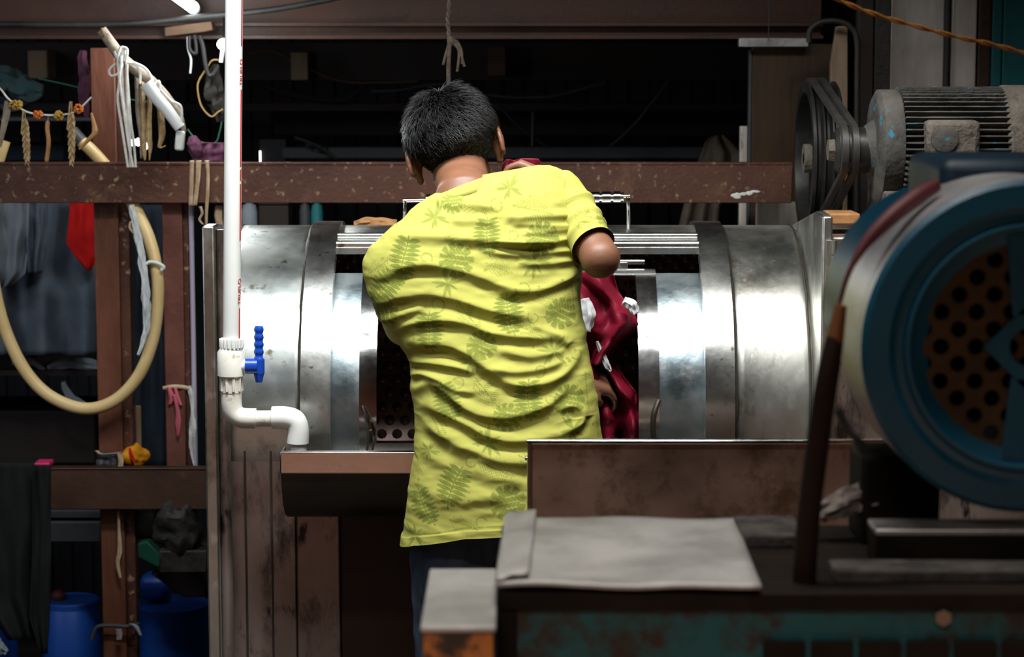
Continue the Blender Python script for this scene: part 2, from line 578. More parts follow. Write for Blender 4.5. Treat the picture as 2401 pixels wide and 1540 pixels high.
# outer casing
cas = arc(MB(), -.657, -.470, .42, -180, 180, 96).build('drum_casing', M['steel'], wm, solid=.006)
cas['label'] = 'left cylinder section of the stainless casing with stains'
arc(MB(), .505, .682, .42, -180, 180, 96).build('drum_casing', M['steel_stain'], wm, solid=.006)
arc(MB(), -.42, .442, .42, 66, 340, 96).build('drum_casing', M['steel_stain'], wm, solid=.006)
arcsolid(MB(), -.4775, -.411, .405, .433, -180, 180, 120).build('casing_band', M['steel_band'], wm, ang=30)
arcsolid(MB(), .4365, .503, .405, .433, -180, 180, 120).build('casing_band', M['steel_band'], wm, ang=30)
for x in (-.4815, .507, .6745, -.652):                      # welded seams with grime
    mb = MB()
    pts = [cyl(x + .0016 * noise.noise(Vector((t * .13, x * 9, 0))), .4225, t) for t in np.linspace(-70, 110, 90)]
    mb.tube(pts, [.0028 + .0016 * abs(noise.noise(Vector((i * .3, x, 3)))) for i in range(90)], 6)
    mb.build('weld_seam', M['steel_dark'], wm)
for th_, r_ in ((64.2, .0095), (70.2, .0065)):
    MB().tube([cyl(-.411, .436, th_), cyl(.4365, .436, th_)], r_, 16).build('door_rail', M['steel_band'], wm)
arcsolid(MB(), -.411, .4365, .417, .432, 62.5, 71.5, 8).build('door_rail', M['steel_band'], wm, ang=30)
# handle on the pushed-up door
hb = MB()
hl, hr = P(960, 471, 5.3), P(1470, 458, 5.3)
ins = smooth_path([P(948, 545, 5.32), P(949, 500, 5.3), P(951, 474, 5.3), P(968, 470, 5.3), P(1200, 466, 5.3), P(1452, 460, 5.3), P(1470, 462, 5.3), P(1473, 480, 5.3), P(1474, 545, 5.32)], 8)
hb.tube(ins, .0045, 10)
hd = hb.build('door_handle', M['chrome'], wm)
gr = MB()
a, b = P(1000, 469, 5.3), P(1462, 462, 5.3)
pts, rr = [], []
for i in range(121):
    t = i / 120
    pts.append(a.lerp(b, t))
    rr.append(.0125 + .0018 * (1 if (t * 18) % 1 < .85 else -1.2))
gr.tube(pts, rr, 14)
gr.build('handle_grip', M['chrome'], hd)
# inner drum
di = MB()
arc(di, -.60, .60, .380, 78, 344, 80)
for ix in range(30):                                        # pressed dimples of the perforated drum
    for it in range(34):
        x = -.58 + ix * .04 + (.02 if it % 2 else 0)
        t = 84 + it * 5.4
        if t > 262:
            continue
        nrm = (Vector((0, AY, AZ)) - (c := cyl(x, .380, t)) + Vector((x, 0, 0))).normalized()
        u = Vector((1, 0, 0))
        w = nrm.cross(u)
        g = []
        for k, (rr_, hh) in enumerate(((.0145, -.001), (.0115, .005), (.0065, .0085), (.002, .0095))):
            g.append([c + nrm * hh + (u * math.cos(q) + w * math.sin(q)) * rr_ for q in np.linspace(0, 2 * PI, 9)[:-1]])
        di.grid(g, closed=True)
for x in (-.6, .6):
    di.lathe([(0, .0), (.001, .380)], (x, AY, AZ), (1, 0, 0), 48, cap=False)
di.build('inner_drum', M['drum_in'], wm, ang=60)
for x0, x1 in ((-.44, -.3466), (.334, .47)):
    arcsolid(MB(), x0, x1, .377, .385, -16, 58, 40).build('inner_drum_panel', M['steel_blue'], wm, ang=30)
for x0, x1 in ((-.3475, -.308), (.288, .335)):
    arcsolid(MB(), x0, x1, .377, .392, -16, 59, 40).build('inner_door_frame', M['chrome'], wm, ang=30)
arcsolid(MB(), -.308, .288, .377, .392, 55.5, 59, 6).build('inner_door_frame', M['chrome'], wm, ang=30)
arcsolid(MB(), -.308, .288, .372, .392, -16, -6.5, 8).build('inner_door_frame', M['chrome'], wm, ang=30)
MB().tube([cyl(.225, .40, 61.5), cyl(.31, .40, 61.5)], .007, 10).build('door_latch', M['chrome'], wm)
MB().box(cyl(.235, .395, 60) - Vector((.006, .004, .01)), cyl(.265, .395, 60) + Vector((.006, .004, .01))).build('door_latch', M['chrome'], wm, bevel=.002)
mb = MB()
mb.tube(smooth_path([cyl(.333, .393, -8), cyl(.322, .399, -4), cyl(.322, .400, 3), cyl(.334, .393, 8)], 6), .006, 8)
mb.build('door_latch', M['steel_dark'], wm)
mb = MB()
mb.tube(smooth_path([cyl(-.345, .393, -12), cyl(-.325, .400, -9), cyl(-.322, .401, -1), cyl(-.34, .393, 6)], 6), [.004 + .006 * math.sin(PI * i / 18) for i in range(19)], 8)
mb.build('door_latch', M['chrome'], wm)
# end plates
MB().prism([(-.684, 4.88, 0), (-.684, 5.46, 0), (-.684, 5.46, 1.246), (-.684, 4.96, 1.295), (-.684, 4.88, 1.295)], (.027, 0, 0)).build('side_plate', M['steel_stain'], wm, bevel=.004)
MB().tube([(-.644, 4.915, 0), (-.644, 4.915, 1.285)], .013, 12).build('corner_post', M['steel_brown'], wm)
MB().prism([(.682, 4.86, 0), (.682, 5.42, 0), (.682, 5.42, 1.258), (.682, 4.98, 1.322), (.682, 4.86, 1.318)], (.022, 0, 0)).build('side_plate', M['steel_stain'], wm, bevel=.004)
# lower front
p = MB().box((-.657, 4.955, 0), (-.492, 5.0, .832)).build('front_panel', M['steel_brown'], wm, bevel=.003)
p['label'] = 'narrow stained brown lower panel beside the valve'
p = MB().box((-.490, 4.950, 0), (-.392, 5.0, .70)).build('front_panel', M['steel_brown'], wm, bevel=.003)
p = MB().box((-.390, 4.953, 0), (.682, 5.0, .70)).build('front_panel', M['rust_dark'], wm, bevel=.003)
p['label'] = 'wide dark brown lower panel'
for px in (577, 638):
    q = P(px, 1300, 4.95)
    MB().box((q.x - .0022, 4.951, .05), (q.x + .0022, 4.957, .82)).build('panel_seam', M['steel_dark'], wm)
# splash tray
x0, x1 = -.4965, .42
out = [(4.72, .817), (4.72, .772), (4.728, .748), (4.755, .70), (4.80, .665), (4.86, .648), (4.948, .640)]
inn = [(4.948, .652), (4.865, .660), (4.806, .676), (4.765, .708), (4.740, .752), (4.732, .774), (4.732, .817)]
prof = out + inn
MB().prism([Vector((x0, y, z)) for y, z in prof], (x1 - x0, 0, 0)).build('splash_tray', M['steel_dark'], wm, ang=25)  # dark steel colour paints in the dark reflection under the tray
for x in (x0 - .003, x1):
    MB().prism([Vector((x, y, z)) for y, z in out[:1] + out[1:] + [(4.80, .817)]], (.003, 0, 0)).build('tray_end', M['steel_dark'], wm, ang=25)
MB().box((x0 - .004, 4.712, .772), (x1 + .004, 4.735, .820)).build('tray_lip', M['steel_tray'], wm, bevel=.003)
# drive side box
MB().box((.712, 4.93, 0), (1.30, 5.36, 1.268)).build('side_box', M['steel_brown'], wm, bevel=.006)
hg = MB()
for k in range(3):
    z = 1.165 + k * .035
    hg.tube([(.707, 4.855, z), (.707, 4.855, z + .031)], .0065, 10)
hg.box((.690, 4.852, 1.165), (.708, 4.860, 1.265))
hg.build('hinge', M['steel_stain'], wm)

# ================================================================== WATER PIPE
PY = 4.80
k = S(PY)
wp = thing('water_pipe', 'upright white plastic water pipe with blue valve beside the drum', 'pipe', P(545, 1060, PY))
top, bot = P(550, -140, PY), P(543, 795, PY)
MB().tube([top, bot], 20.5 * k, 28).build('pipe_tube', M['pvc'], wp)
d = (bot - top).normalized()
rad = Vector((math.sin(R(66)), -math.cos(R(66)), 0)) * (20.5 * k + .0003)
tn = Vector((math.cos(R(66)), math.sin(R(66)), 0))


def pp(y):
    t = (y + 140) / 935
    return top.lerp(bot, t) + rad


for ya, yb in ((-60, 104), (205, 385), (392, 418), (426, 560), (720, 792)):
    a, b = pp(ya), pp(yb)
    MB().prism([a - tn * .0022, a + tn * .0022, b + tn * .0022, b - tn * .0022], rad.normalized() * .0004).build('stripe', M['red_print'], wp, smooth=False)
for yc in (165, 680):
    fc = bpy.data.curves.new('lettering', 'FONT')
    fc.body = 'TRUFLO'
    fc.size = .0155
    fc.align_x = 'CENTER'
    fc.align_y = 'CENTER'
    fc.extrude = .0002
    tmp = bpy.data.objects.new('tmp', fc)
    COL.objects.link(tmp)
    me = bpy.data.meshes.new_from_object(tmp.evaluated_get(bpy.context.evaluated_depsgraph_get()))
    bpy.data.objects.remove(tmp)
    nrm = rad.normalized()
    xd = -d
    yd = nrm.cross(xd)
    Mx = Matrix((xd, yd, nrm)).transposed().to_4x4()
    Mx.translation = pp(yc) + nrm * .0003
    me.transform(Mx)
    link('lettering', me, M['red_print'], wp, smooth=False)
cp = MB()
cp.tube([P(544, 793, PY), P(543, 818, PY)], 27 * k, 28)
for i in range(18):
    a = 2 * PI * i / 18
    c = P(543.5, 804, PY) + Vector((math.cos(a), math.sin(a), 0)) * 27 * k
    cp.box(c - Vector((.0022, .0022, .010)), c + Vector((.0022, .0022, .010)))
cp.build('union_nut', M['pvc'], wp, bevel=.001)
vb = MB().lathe([(0, 27 * k), (.004, 32 * k), (.055, 32 * k), (.062, 27 * k), (.066, 25 * k)], P(542, 884, PY), (0, 0, 1), 32).build('valve_body', M['pvc_dirty'], wp)
MB().tube([P(566, 858, PY - .004), P(584, 858, PY - .004)], 15 * k, 16).build('valve_stem', M['pvc'], vb)
bh = MB()
bh.tube([P(576, 858, PY - .006), P(604, 858, PY - .006)], 18 * k, 20)
pts = [P(607, y, PY - .006) for y in range(764, 897, 3)]
rr = []
for y in range(764, 897, 3):
    if y < 842:
        r_ = 8.5 + 3.2 * abs(math.sin((y - 764) / 78 * PI * 4.5))
    elif y < 878:
        r_ = 13.5
    else:
        r_ = 12 - (y - 878) * .25
    rr.append(r_ * k)
bh.tube(pts, rr, 16, flat=.8)
h_ = bh.build('valve_handle', M['blue_pl'], vb, ang=60)
h_['label'] = 'blue lever handle with finger ridges'
lo = MB().tube([P(543, 882, PY), P(543, 920, PY)], 25 * k, 28)
for i in range(10):
    a = 2 * PI * i / 10
    c = P(543, 900, PY) + Vector((math.cos(a), math.sin(a), 0)) * 25 * k
    lo.box(c - Vector((.003, .003, .015)), c + Vector((.003, .003, .015)))
lo.build('union_nut', M['pvc_dirty'], wp, bevel=.001)
MB().tube(ppath([(543, 918), (543, 945), (548, 966), (565, 979), (600, 981)], PY, 10), 24 * k, 28).build('elbow', M['pvc_dirty'], wp)
MB().tube([P(596, 981, PY), P(645, 981, PY)], 19 * k, 24).build('pipe_tube', M['pvc_dirty'], wp)
MB().tube(ppath([(638, 979), (668, 979), (690, 986), (698, 1006), (698, 1038)], PY, 10), 26.5 * k, 28).build('elbow', M['pvc'], wp)
MB().tube([P(698, 1030, PY), P(699, 1068, PY)], 21 * k, 24).build('pipe_tube', M['pvc'], wp)

# ================================================================== THE MAN
YB = 4.5


def hand_mb(mb, wrist, d, n, curl=.9, sc=1.0):
    """wrist: point, d: towards the fingers, n: palm normal (fingers curl to it)"""
    d, n = Vector(d).normalized(), Vector(n).normalized()
    n = (n - d * n.dot(d)).normalized()
    w = d.cross(n)
    mb.tube([wrist - d * .03, wrist, wrist + d * .03, wrist + d * .065, wrist + d * .088], [.027, .027, .033, .037, .030], 12, flat=.55) if False else None
    for s in (-.024, -.008, .008, .024):
        mb.tube([wrist, wrist + d * .04 + w * s * .8, wrist + d * .085 + w * s], [.018, .0165, .0125], 10)
    for i, (s, L) in enumerate(((-.027, .068), (-.009, .078), (.009, .073), (.026, .058))):
        p = wrist + d * .082 + w * s
        a = .25
        pts = [p]
        for q, f in enumerate((.45, .32, .26)):
            a += curl * (.55 if q == 0 else .75)
            p = p + (d * math.cos(a) + n * math.sin(a)) * L * f * sc
            pts.append(p)
        mb.tube(pts, [.0095, .009, .0082, .0068], 10)
        for q in pts[1:]:
            mb.ell(q, (.0085, .0085, .0085), 10, 6)
    p = wrist + d * .025 - w * .028
    mb.tube([wrist + d * .012 - w * .012, p, p + d * .030 - w * .014 + n * .016, p + d * .052 - w * .004 + n * .034], [.014, .0125, .0105, .008], 10)


man = thing('person', 'man seen from behind in a lime leaf-print shirt reaching into the washing machine', 'person', (0.02, 4.42, 0))

HM = Matrix.Translation(P(1071, 368, 4.74)) @ Matrix.Rotation(R(-15), 4, 'Y') @ Matrix.Rotation(R(-16), 4, 'X')


def H(x, y, z):
    return HM @ Vector((x, y, z))


hm3 = HM.to_3x3().to_4x4()
bd = MB()
# head: cranium, face, jaw, nose, brows, ears
bd.ell(H(0, -.004, .045), (.077, .096, .092), 32, 20, hm3)
bd.ell(H(0, .030, -.030), (.062, .068, .085), 28, 18, hm3)
bd.ell(H(0, .050, -.088), (.036, .034, .026), 20, 12, hm3)
bd.ell(H(0, .099, -.022), (.013, .016, .024), 14, 10, hm3)
bd.ell(H(0, .101, -.034), (.018, .014, .010), 14, 10, hm3)
bd.ell(H(0, .086, .018), (.050, .012, .010), 16, 10, hm3)
bd.ell(H(0, .090, -.060), (.022, .010, .006), 14, 8, hm3)
bd.ell(H(0, .088, -.069), (.020, .010, .006), 14, 8, hm3)
for s in (-1, 1):
    bd.ell(H(.040 * s, .070, -.022), (.020, .018, .018), 14, 10, hm3)
    er = hm3 @ Matrix.Rotation(R(46 * s), 4, 'Z') @ Matrix.Rotation(R(6 * s), 4, 'Y')
    bd.ell(H(.092 * s, -.008, .004), (.0085, .0215, .034), 18, 14, er)      # ear shell
    rim = [H(.090 * s + .010 * s, .002 + .019 * math.cos(a) - .014, .004 + .031 * math.sin(a)) for a in np.linspace(-.9, 4.2, 16)]
    bd.tube(rim, .0058, 8)
    bd.ell(H(.088 * s, -.002, -.030), (.008, .010, .011), 12, 8, er)
    bd.tube([H(.070 * s, .002, .016), H(.092 * s, -.004, .010)], [.012, .010], 10)
# neck and trunk
nb = P(1092, 462, 4.58)
bd.tube([H(0, -.012, .02), H(0, -.020, -.035), (H(0, -.025, -.06) + nb) / 2, nb, nb - Vector((.0, .02, .06))], [.060, .057, .056, .064, .08], 24)
SHR, SHL = P(1322, 478, 4.58), P(905, 612, 4.59)
chest = P(1105, 620, 4.56)
hip = P(1195, 1090, 4.42)
bd.ell((SHR + SHL) / 2 + Vector((0, .01, -.06)), (.13, .07, .09), 24, 16)
bd.ell(chest, (.135, .08, .14), 24, 16)
bd.ell((chest + hip) / 2, (.125, .08, .18), 24, 16)
bd.ell(hip, (.125, .085, .11), 24, 16)
bd.tube([SHL + Vector((.03, .02, -.03)), nb + Vector((0, 0, -.03)), SHR + Vector((-.02, 0, -.015))], [.04, .06, .045], 16)
# arms
EL = P(1408, 606, 4.45)
WR = P(1302, 430, 4.72)
bd.tube([SHR, P(1350, 520, 4.53), P(1391, 577, 4.48), EL], [.044, .042, .039, .040], 18)
bd.ell(EL, (.0415, .041, .041), 18, 12)
bd.tube([EL, EL.lerp(WR, .3), WR], [.040, .041, .027], 18)
hand_mb(bd, WR, P(1228, 392, 4.74) - WR, Vector((0, -.2, -.9)), 1.0)
EL2 = P(1010, 812, 4.82)
WR2 = P(1345, 888, 4.99)
bd.tube([SHL + Vector((.02, .03, 0)), P(928, 665, 4.67), P(962, 745, 4.78), EL2], [.044, .044, .042, .040], 18)
bd.ell(EL2, (.041, .041, .041), 18, 12)
bd.tube([EL2, EL2.lerp(WR2, .3), WR2], [.039, .040, .026], 18)
hand_mb(bd, WR2, P(1440, 905, 5.03) - WR2, Vector((0, .5, -.8)), .75)
# legs and feet
for s, px in ((-1, 1082), (1, 1305)):
    h0 = hip + Vector((.085 * s, 0, -.03))
    kn = Vector((P(px, 1400, 4.42).x, 4.43, .42))
    an = Vector((kn.x + .012 * s, 4.36, .075))
    bd.tube([h0, h0.lerp(kn, .5), kn, kn.lerp(an, .35), an], [.085, .070, .052, .050, .034], 18)
    bd.ell(an + Vector((0, -.03, -.035)), (.032, .035, .036), 14, 10)
    bd.tube([an + Vector((0, .0, -.035)), an + Vector((0, .10, -.045)), an + Vector((0, .17, -.055))], [.036, .038, .022], 14)
raw = bd.mesh('body_raw')
tmp = bpy.data.objects.new('tmp_body', raw)
COL.objects.link(tmp)
rm = tmp.modifiers.new('r', 'REMESH')
rm.mode = 'VOXEL'
rm.voxel_size = .0046
sm = tmp.modifiers.new('s', 'SMOOTH')
sm.factor = .5
sm.iterations = 5
me = bpy.data.meshes.new_from_object(tmp.evaluated_get(bpy.context.evaluated_depsgraph_get()))
bpy.data.objects.remove(tmp)
me.materials.clear()
link('body', me, M['skin'], man, ang=180)
for s in (-1, 1):
    MB().ell(H(.031 * s, .083, .0), (.0125, .0125, .0125), 16, 12).build('eye', M['eye'], man)

# hair: a scalp cap under thousands of fine strands
def in_hair(l):
    """l: point of the scalp in head space, relative to the cranium"""
    x, y, z = l
    if y < -.01:
        lim = -.062 + .02 * abs(x) / .077
    elif y < .055:
        lim = .022 if abs(x) > .055 else -.2
        lim = .018
    else:
        lim = .055
    return z > lim


hv, hf = [], []
cap = MB()
nu, nv = 64, 40
idx = {}
for j in range(nv + 1):
    for i in range(nu):
        t, a = PI * j / nv * .78, 2 * PI * i / nu
        d0 = Vector((math.sin(t) * math.cos(a), math.sin(t) * math.sin(a), math.cos(t)))
        l = Vector((d0.x * .0785, -.004 + d0.y * .0975, .045 + d0.z * .0935))
        if in_hair((l.x, l.y, l.z)):
            l = l * 1.0
            idx[(j, i)] = len(cap.v)
            cap.v.append(tuple(H(*l)))
for j in range(nv):
    for i in range(nu):
        q = [(j, i), (j + 1, i), (j + 1, (i + 1) % nu), (j, (i + 1) % nu)]
        if all(z in idx for z in q):
            cap.f.append(tuple(idx[z] for z in q))
hr_ob = MB()
whorl = Vector((-.02, -.30, .95)).normalized()
cnt = 0
while cnt < 13000:
    d0 = Vector(RNG.normal(size=3)).normalized()
    l = Vector((d0.x * .078, -.004 + d0.y * .097, .045 + d0.z * .093))
    if not in_hair(l):
        continue
    cnt += 1
    n0 = Vector((d0.x / .080, d0.y / .099, d0.z / .096)).normalized()
    fl = d0 - whorl * d0.dot(whorl)
    fl = fl.normalized() if fl.length > 1e-4 else n0.orthogonal()
    sw = whorl.cross(fl)
    fl = (fl + sw * .25)
    fl = (fl - n0 * fl.dot(n0)).normalized()
    clump = Vector((noise.noise(d0 * 11), noise.noise(d0 * 11 + Vector((9, 0, 0))), noise.noise(d0 * 11 + Vector((0, 9, 0)))))
    fl = (fl + clump * 1.0 + Vector(RNG.normal(size=3)) * .16)
    fl = (fl - n0 * fl.dot(n0)).normalized()
    hgt = max(0.0, min(1.0, (l.z + .06) / .10))
    L = (.011 + .034 * hgt) * float(RNG.uniform(.75, 1.2))
    lift = .30 + .42 * hgt + .22 * noise.noise(d0 * 11) + float(RNG.normal()) * .08
    side = n0.cross(fl).normalized()
    pts = []
    p = l.copy()
    for q in range(4):
        pts.append(p.copy())
        ang_ = lift * (1.0 - .42 * q)
        p = p + (fl * math.cos(ang_) + n0 * math.sin(ang_)) * L / 3
    base = len(hr_ob.v)
    w = .0016 * float(RNG.uniform(.6, 1.2))
    for q, p in enumerate(pts):
        ww = w * (1 - .85 * q / 3)
        for v in (side * ww, n0 * ww * .9 - side * ww * .4, -side * ww):
            hr_ob.v.append(tuple(H(*(p + v))))
    for q in range(3):
        for e in range(3):
            e2 = (e + 1) % 3
            hr_ob.f.append((base + q * 3 + e, base + q * 3 + e2, base + q * 3 + 3 + e2, base + q * 3 + 3 + e))
n = len(cap.v)
cap.f += [tuple(i + n for i in f) for f in hr_ob.f]
cap.v += hr_ob.v
me = bpy.data.meshes.new('hair')
me.from_pydata(cap.v, [], cap.f)
link('hair', me, M['hair'], man, ang=180)

# ---------------- shirt: dense closed loft with real folds, the print as a colour attribute
rows = np.array([
    # y, left, right, centre depth, half depth
    (388, 1262, 1288, 4.585, .016), (393, 1228, 1306, 4.585, .032), (400, 1190, 1322, 4.585, .046), (412, 1118, 1338, 4.583, .062),
    (430, 1062, 1350, 4.58, .076), (450, 1024, 1358, 4.575, .086), (475, 982, 1362, 4.57, .096), (510, 945, 1364, 4.56, .106),
    (545, 905, 1364, 4.55, .112), (580, 868, 1366, 4.545, .117), (610, 850, 1366, 4.54, .12), (640, 851, 1364, 4.535, .122),
    (680, 862, 1361, 4.525, .122), (740, 886, 1367, 4.51, .122), (800, 934, 1377, 4.495, .122), (840, 957, 1384, 4.485, .122),
    (880, 964, 1391, 4.475, .122), (905, 961, 1395, 4.47, .122), (960, 972, 1404, 4.46, .124), (1000, 972, 1409, 4.455, .126),
    (1060, 970, 1416, 4.445, .128), (1150, 959, 1422, 4.43, .130), (1275, 940, 1432, 4.415, .134)])
NR, NBK, NFR = 410, 350, 90
tt = np.linspace(0, 1, NR)
ys = 388 + (1275 - 388) * (tt ** 1.12)
ks = np.ones(9) / 9


def col_(c):
    v = np.interp(ys, rows[:, 0], rows[:, c])
    w = np.convolve(np.pad(v, 4, mode='edge'), ks, 'valid')
    w[:14] = v[:14]
    return w


xl, xr, yc, hb_ = col_(1), col_(2), col_(3), col_(4)
phi = np.concatenate([np.linspace(PI, 2 * PI, NBK, endpoint=False), np.linspace(0, PI, NFR, endpoint=False)])
cs, sn = np.cos(phi), np.sin(phi)
e = .86
cs2, sn2 = np.sign(cs) * np.abs(cs) ** e, np.sign(sn) * np.abs(sn) ** e
PXg = (xl + xr)[:, None] / 2 + ((xr - xl)[:, None] / 2) * cs2[None, :]
Yg = yc[:, None] + hb_[:, None] * sn2[None, :]
# the hem dips at its left corner
hem = np.interp(PXg, [940, 976, 1093, 1190, 1432], [0, -16, -43, -49, -42])
PYg = ys[:, None] + hem * (np.clip((ys - 900) / 375, 0, 1) ** 2)[:, None]
u = (PXg - CX) / FPX
v = (CY - PYg) / FPX
# each row is a level ring: built at its centre depth
d_y = math.cos(PITCH) + v * math.sin(PITCH)
d_z = -math.sin(PITCH) + v * math.cos(PITCH)
Xw = u * (yc[:, None] / d_y)
Zw = CAMZ + d_z * (yc[:, None] / d_y)
G = np.stack([Xw, Yg, Zw], -1)
du = np.roll(G, -1, 1) - np.roll(G, 1, 1)
dv = np.gradient(G, axis=0)
Nn = np.cross(dv, du)
Nn /= np.linalg.norm(Nn, axis=-1, keepdims=True) + 1e-12
outw = np.stack([cs2[None, :] * np.ones((NR, 1)), sn2[None, :] * np.ones((NR, 1)), np.zeros((NR, len(phi)))], -1)
sg = np.sign((Nn * outw).sum(-1, keepdims=True))
sg[sg == 0] = 1
Nn *= sg
U2 = PXg
V2 = PYg
back = np.clip(-sn2[None, :] * 3.0, 0, 1) * np.ones((NR, 1))


def z2(l):
    return [(820 + x / 2.566, 160 + y / 2.566) for x, y in l]


def z3(l):
    return [(820 + x / 2.566, 700 + y / 2.566) for x, y in l]


def curve_d(pts, U, V):
    """distance to a smooth curve and side (negative = above it)"""
    sp = [(p.x, p.y) for p in smooth_path([Vector((a, b, 0)) for a, b in pts], 5)]
    best = np.full(U.shape, 1e9)
    side = np.zeros(U.shape)
    tpar = np.zeros(U.shape)
    for i in range(len(sp) - 1):
        ax, ay = sp[i]
        bx, by = sp[i + 1]
        ex, ey = bx - ax, by - ay
        L2 = ex * ex + ey * ey + 1e-9
        t = np.clip(((U - ax) * ex + (V - ay) * ey) / L2, 0, 1)
        dx, dy = U - ax - t * ex, V - ay - t * ey
        dd = np.hypot(dx, dy)
        m = dd < best
        best[m] = dd[m]
        side[m] = dy[m]
        tpar[m] = (i + t[m]) / (len(sp) - 1)
    return best, side, tpar


folds = [
    (z2([(240, 1020), (450, 1000), (720, 1000), (900, 1020), (1100, 1030), (1240, 1022)]), 5.5, 13),
    (z2([(480, 770), (620, 805), (760, 800), (900, 830)]), 4, 10),
    (z2([(190, 1245), (330, 1182), (480, 1160), (650, 1180), (800, 1222), (950, 1280), (1100, 1300)]), 6, 13),
    (z2([(930, 878), (1100, 890), (1335, 878)]), 4.5, 9),
    (z2([(960, 915), (1150, 932), (1335, 930)]), 4, 8),
    (z2([(1000, 978), (1200, 966), (1335, 955)]), 4, 8),
    (z2([(850, 1008), (1000, 1030), (1200, 1032), (1340, 1000)]), 4, 9),
    (z2([(760, 1050), (1000, 1092), (1250, 1080), (1385, 1092)]), 4.5, 9),
    (z2([(880, 1310), (1100, 1312), (1250, 1270), (1385, 1205)]), 5.5, 11),
    (z2([(150, 1420), (300, 1352), (480, 1330), (640, 1350), (800, 1400), (950, 1440), (1120, 1462)]), 6.5, 14),
    (z2([(170, 1530), (330, 1450), (470, 1400)]), 4, 11),
    (z2([(1000, 1140), (1200, 1150), (1380, 1130)]), 3.5, 9),
    (z2([(600, 900), (760, 890), (880, 905)]), 2.5, 10),
    (z3([(235, 180), (400, 110), (560, 92), (720, 112), (850, 160), (1000, 186), (1200, 202), (1300, 240)]), 6, 12),
    (z3([(310, 300), (450, 242), (600, 240), (720, 290), (830, 370), (960, 450), (1090, 472), (1230, 440), (1340, 350), (1380, 250)]), 7, 14),
    (z3([(320, 360), (500, 350), (680, 372), (770, 405)]), 4.5, 10),
    (z3([(355, 470), (430, 420), (540, 442), (650, 500), (780, 505)]), 5, 10),
    (z3([(365, 550), (480, 470), (600, 520), (680, 590), (780, 640), (940, 662), (1100, 625), (1230, 560), (1340, 430)]), 7, 13),
    (z3([(420, 590), (560, 640), (700, 690), (820, 760), (950, 792), (1100, 790), (1310, 760)]), 6, 13),
    (z3([(440, 680), (540, 760), (660, 820), (780, 862), (900, 910), (1060, 922), (1250, 900)]), 6, 15),
    (z3([(850, 370), (1000, 392), (1180, 370), (1290, 325)]), 5, 11),
    (z3([(900, 260), (1060, 302), (1200, 290), (1290, 265)]), 4, 11),
    (z3([(1080, 120), (1250, 190), (1310, 260)]), 4, 10),
    (z3([(1180, 645), (1320, 600), (1385, 650), (1370, 720), (1250, 760)]), 5, 10),
    (z3([(590, 830), (760, 930), (900, 1005), (1050, 1020)]), 3.5, 18),
    (z3([(400, 1050), (560, 1130), (760, 1120), (1000, 1080)]), 2.5, 22),
    (z3([(400, 930), (470, 900), (640, 960)]), 2.5, 14),
    (z3([(380, 1250), (600, 1180), (900, 1200)]), 2, 22),
]
disp = np.zeros(U2.shape)
for pts, amp, w in folds:
    lo_x, hi_x = min(p[0] for p in pts) - 70, max(p[0] for p in pts) + 70
    lo_y, hi_y = min(p[1] for p in pts) - 70, max(p[1] for p in pts) + 70
    msk = (U2 > lo_x) & (U2 < hi_x) & (V2 > lo_y) & (V2 < hi_y)
    if not msk.any():
        continue
    dd, side, tp = curve_d(pts, U2[msk], V2[msk])
    taper = np.clip(np.sin(np.clip(tp, 0.02, .98) * PI) * 1.9, 0, 1)
    ww = np.where(side < 0, w * 1.25, w * .75)
    f = np.exp(-(dd / ww) ** 2) - .55 * np.exp(-((np.where(side > 0, dd, 200) - w * 1.7) / (w * .9)) ** 2)
    disp[msk] += amp * .001 * f * taper * 1.22
# blade-bone and spine relief, broad sag
disp += -.010 * np.exp(-((U2 - (1140 + (V2 - 600) * .08)) / 55) ** 2) * np.exp(-((V2 - 650) / 190) ** 2)
disp += .012 * np.exp(-((U2 - 985) / 75) ** 2 - ((V2 - 600) / 75) ** 2)
disp += .010 * np.exp(-((U2 - 1265) / 70) ** 2 - ((V2 - 500) / 80) ** 2)
dd, side, tp = curve_d([(1332, 425), (1342, 480), (1348, 540), (1358, 590), (1364, 615)], U2, V2)
disp += -.004 * np.exp(-(dd / 5) ** 2)
nz_ = np.array([[noise.fractal(Vector((U2[i, j] * .012, V2[i, j] * .03, Yg[i, j] * 3)), .8, 2.0, 3) for j in range(0, U2.shape[1], 4)] for i in range(0, NR, 2)])
nz_ = np.repeat(np.repeat(nz_, 2, 0), 4, 1)[:NR, :U2.shape[1]]
for _ in range(4):
    nz_ = (nz_ + np.roll(nz_, 1, 1) + np.roll(nz_, -1, 1) + np.roll(nz_, 1, 0) + np.roll(nz_, -1, 0)) / 5
disp = disp * back + nz_ * .0028 * np.clip((ys - 400) / 60, 0, 1)[:, None]
disp += .0022 * (ys > 1252)[:, None] * np.ones_like(disp)
G = G + Nn * disp[..., None]

# ---------------- the leaf print
def leaf_star(du, dv, r, seed):
    a = np.arctan2(dv, du)
    rr_ = np.hypot(du, dv) / r
    o = np.zeros(du.shape)
    nL = 9
    for i in range(nL):
        ai = seed + 2 * PI * i / nL + .22 * math.sin(i * 2.7 + seed)
        Li = 1.0 - .3 * (math.sin(i * 1.9 + seed) * .5 + .5)
        da = np.abs((a - ai + PI) % (2 * PI) - PI)
        t = rr_ / Li
        wd = .26 * np.sin(np.clip(t, 0, 1) * PI) ** .8 * r * Li * .42
        off = np.abs(np.sin(da)) * rr_ * r
        o = np.maximum(o, np.clip((wd - off) / 1.6 + .5, 0, 1) * (da < 1.2) * (t < 1))
    return o


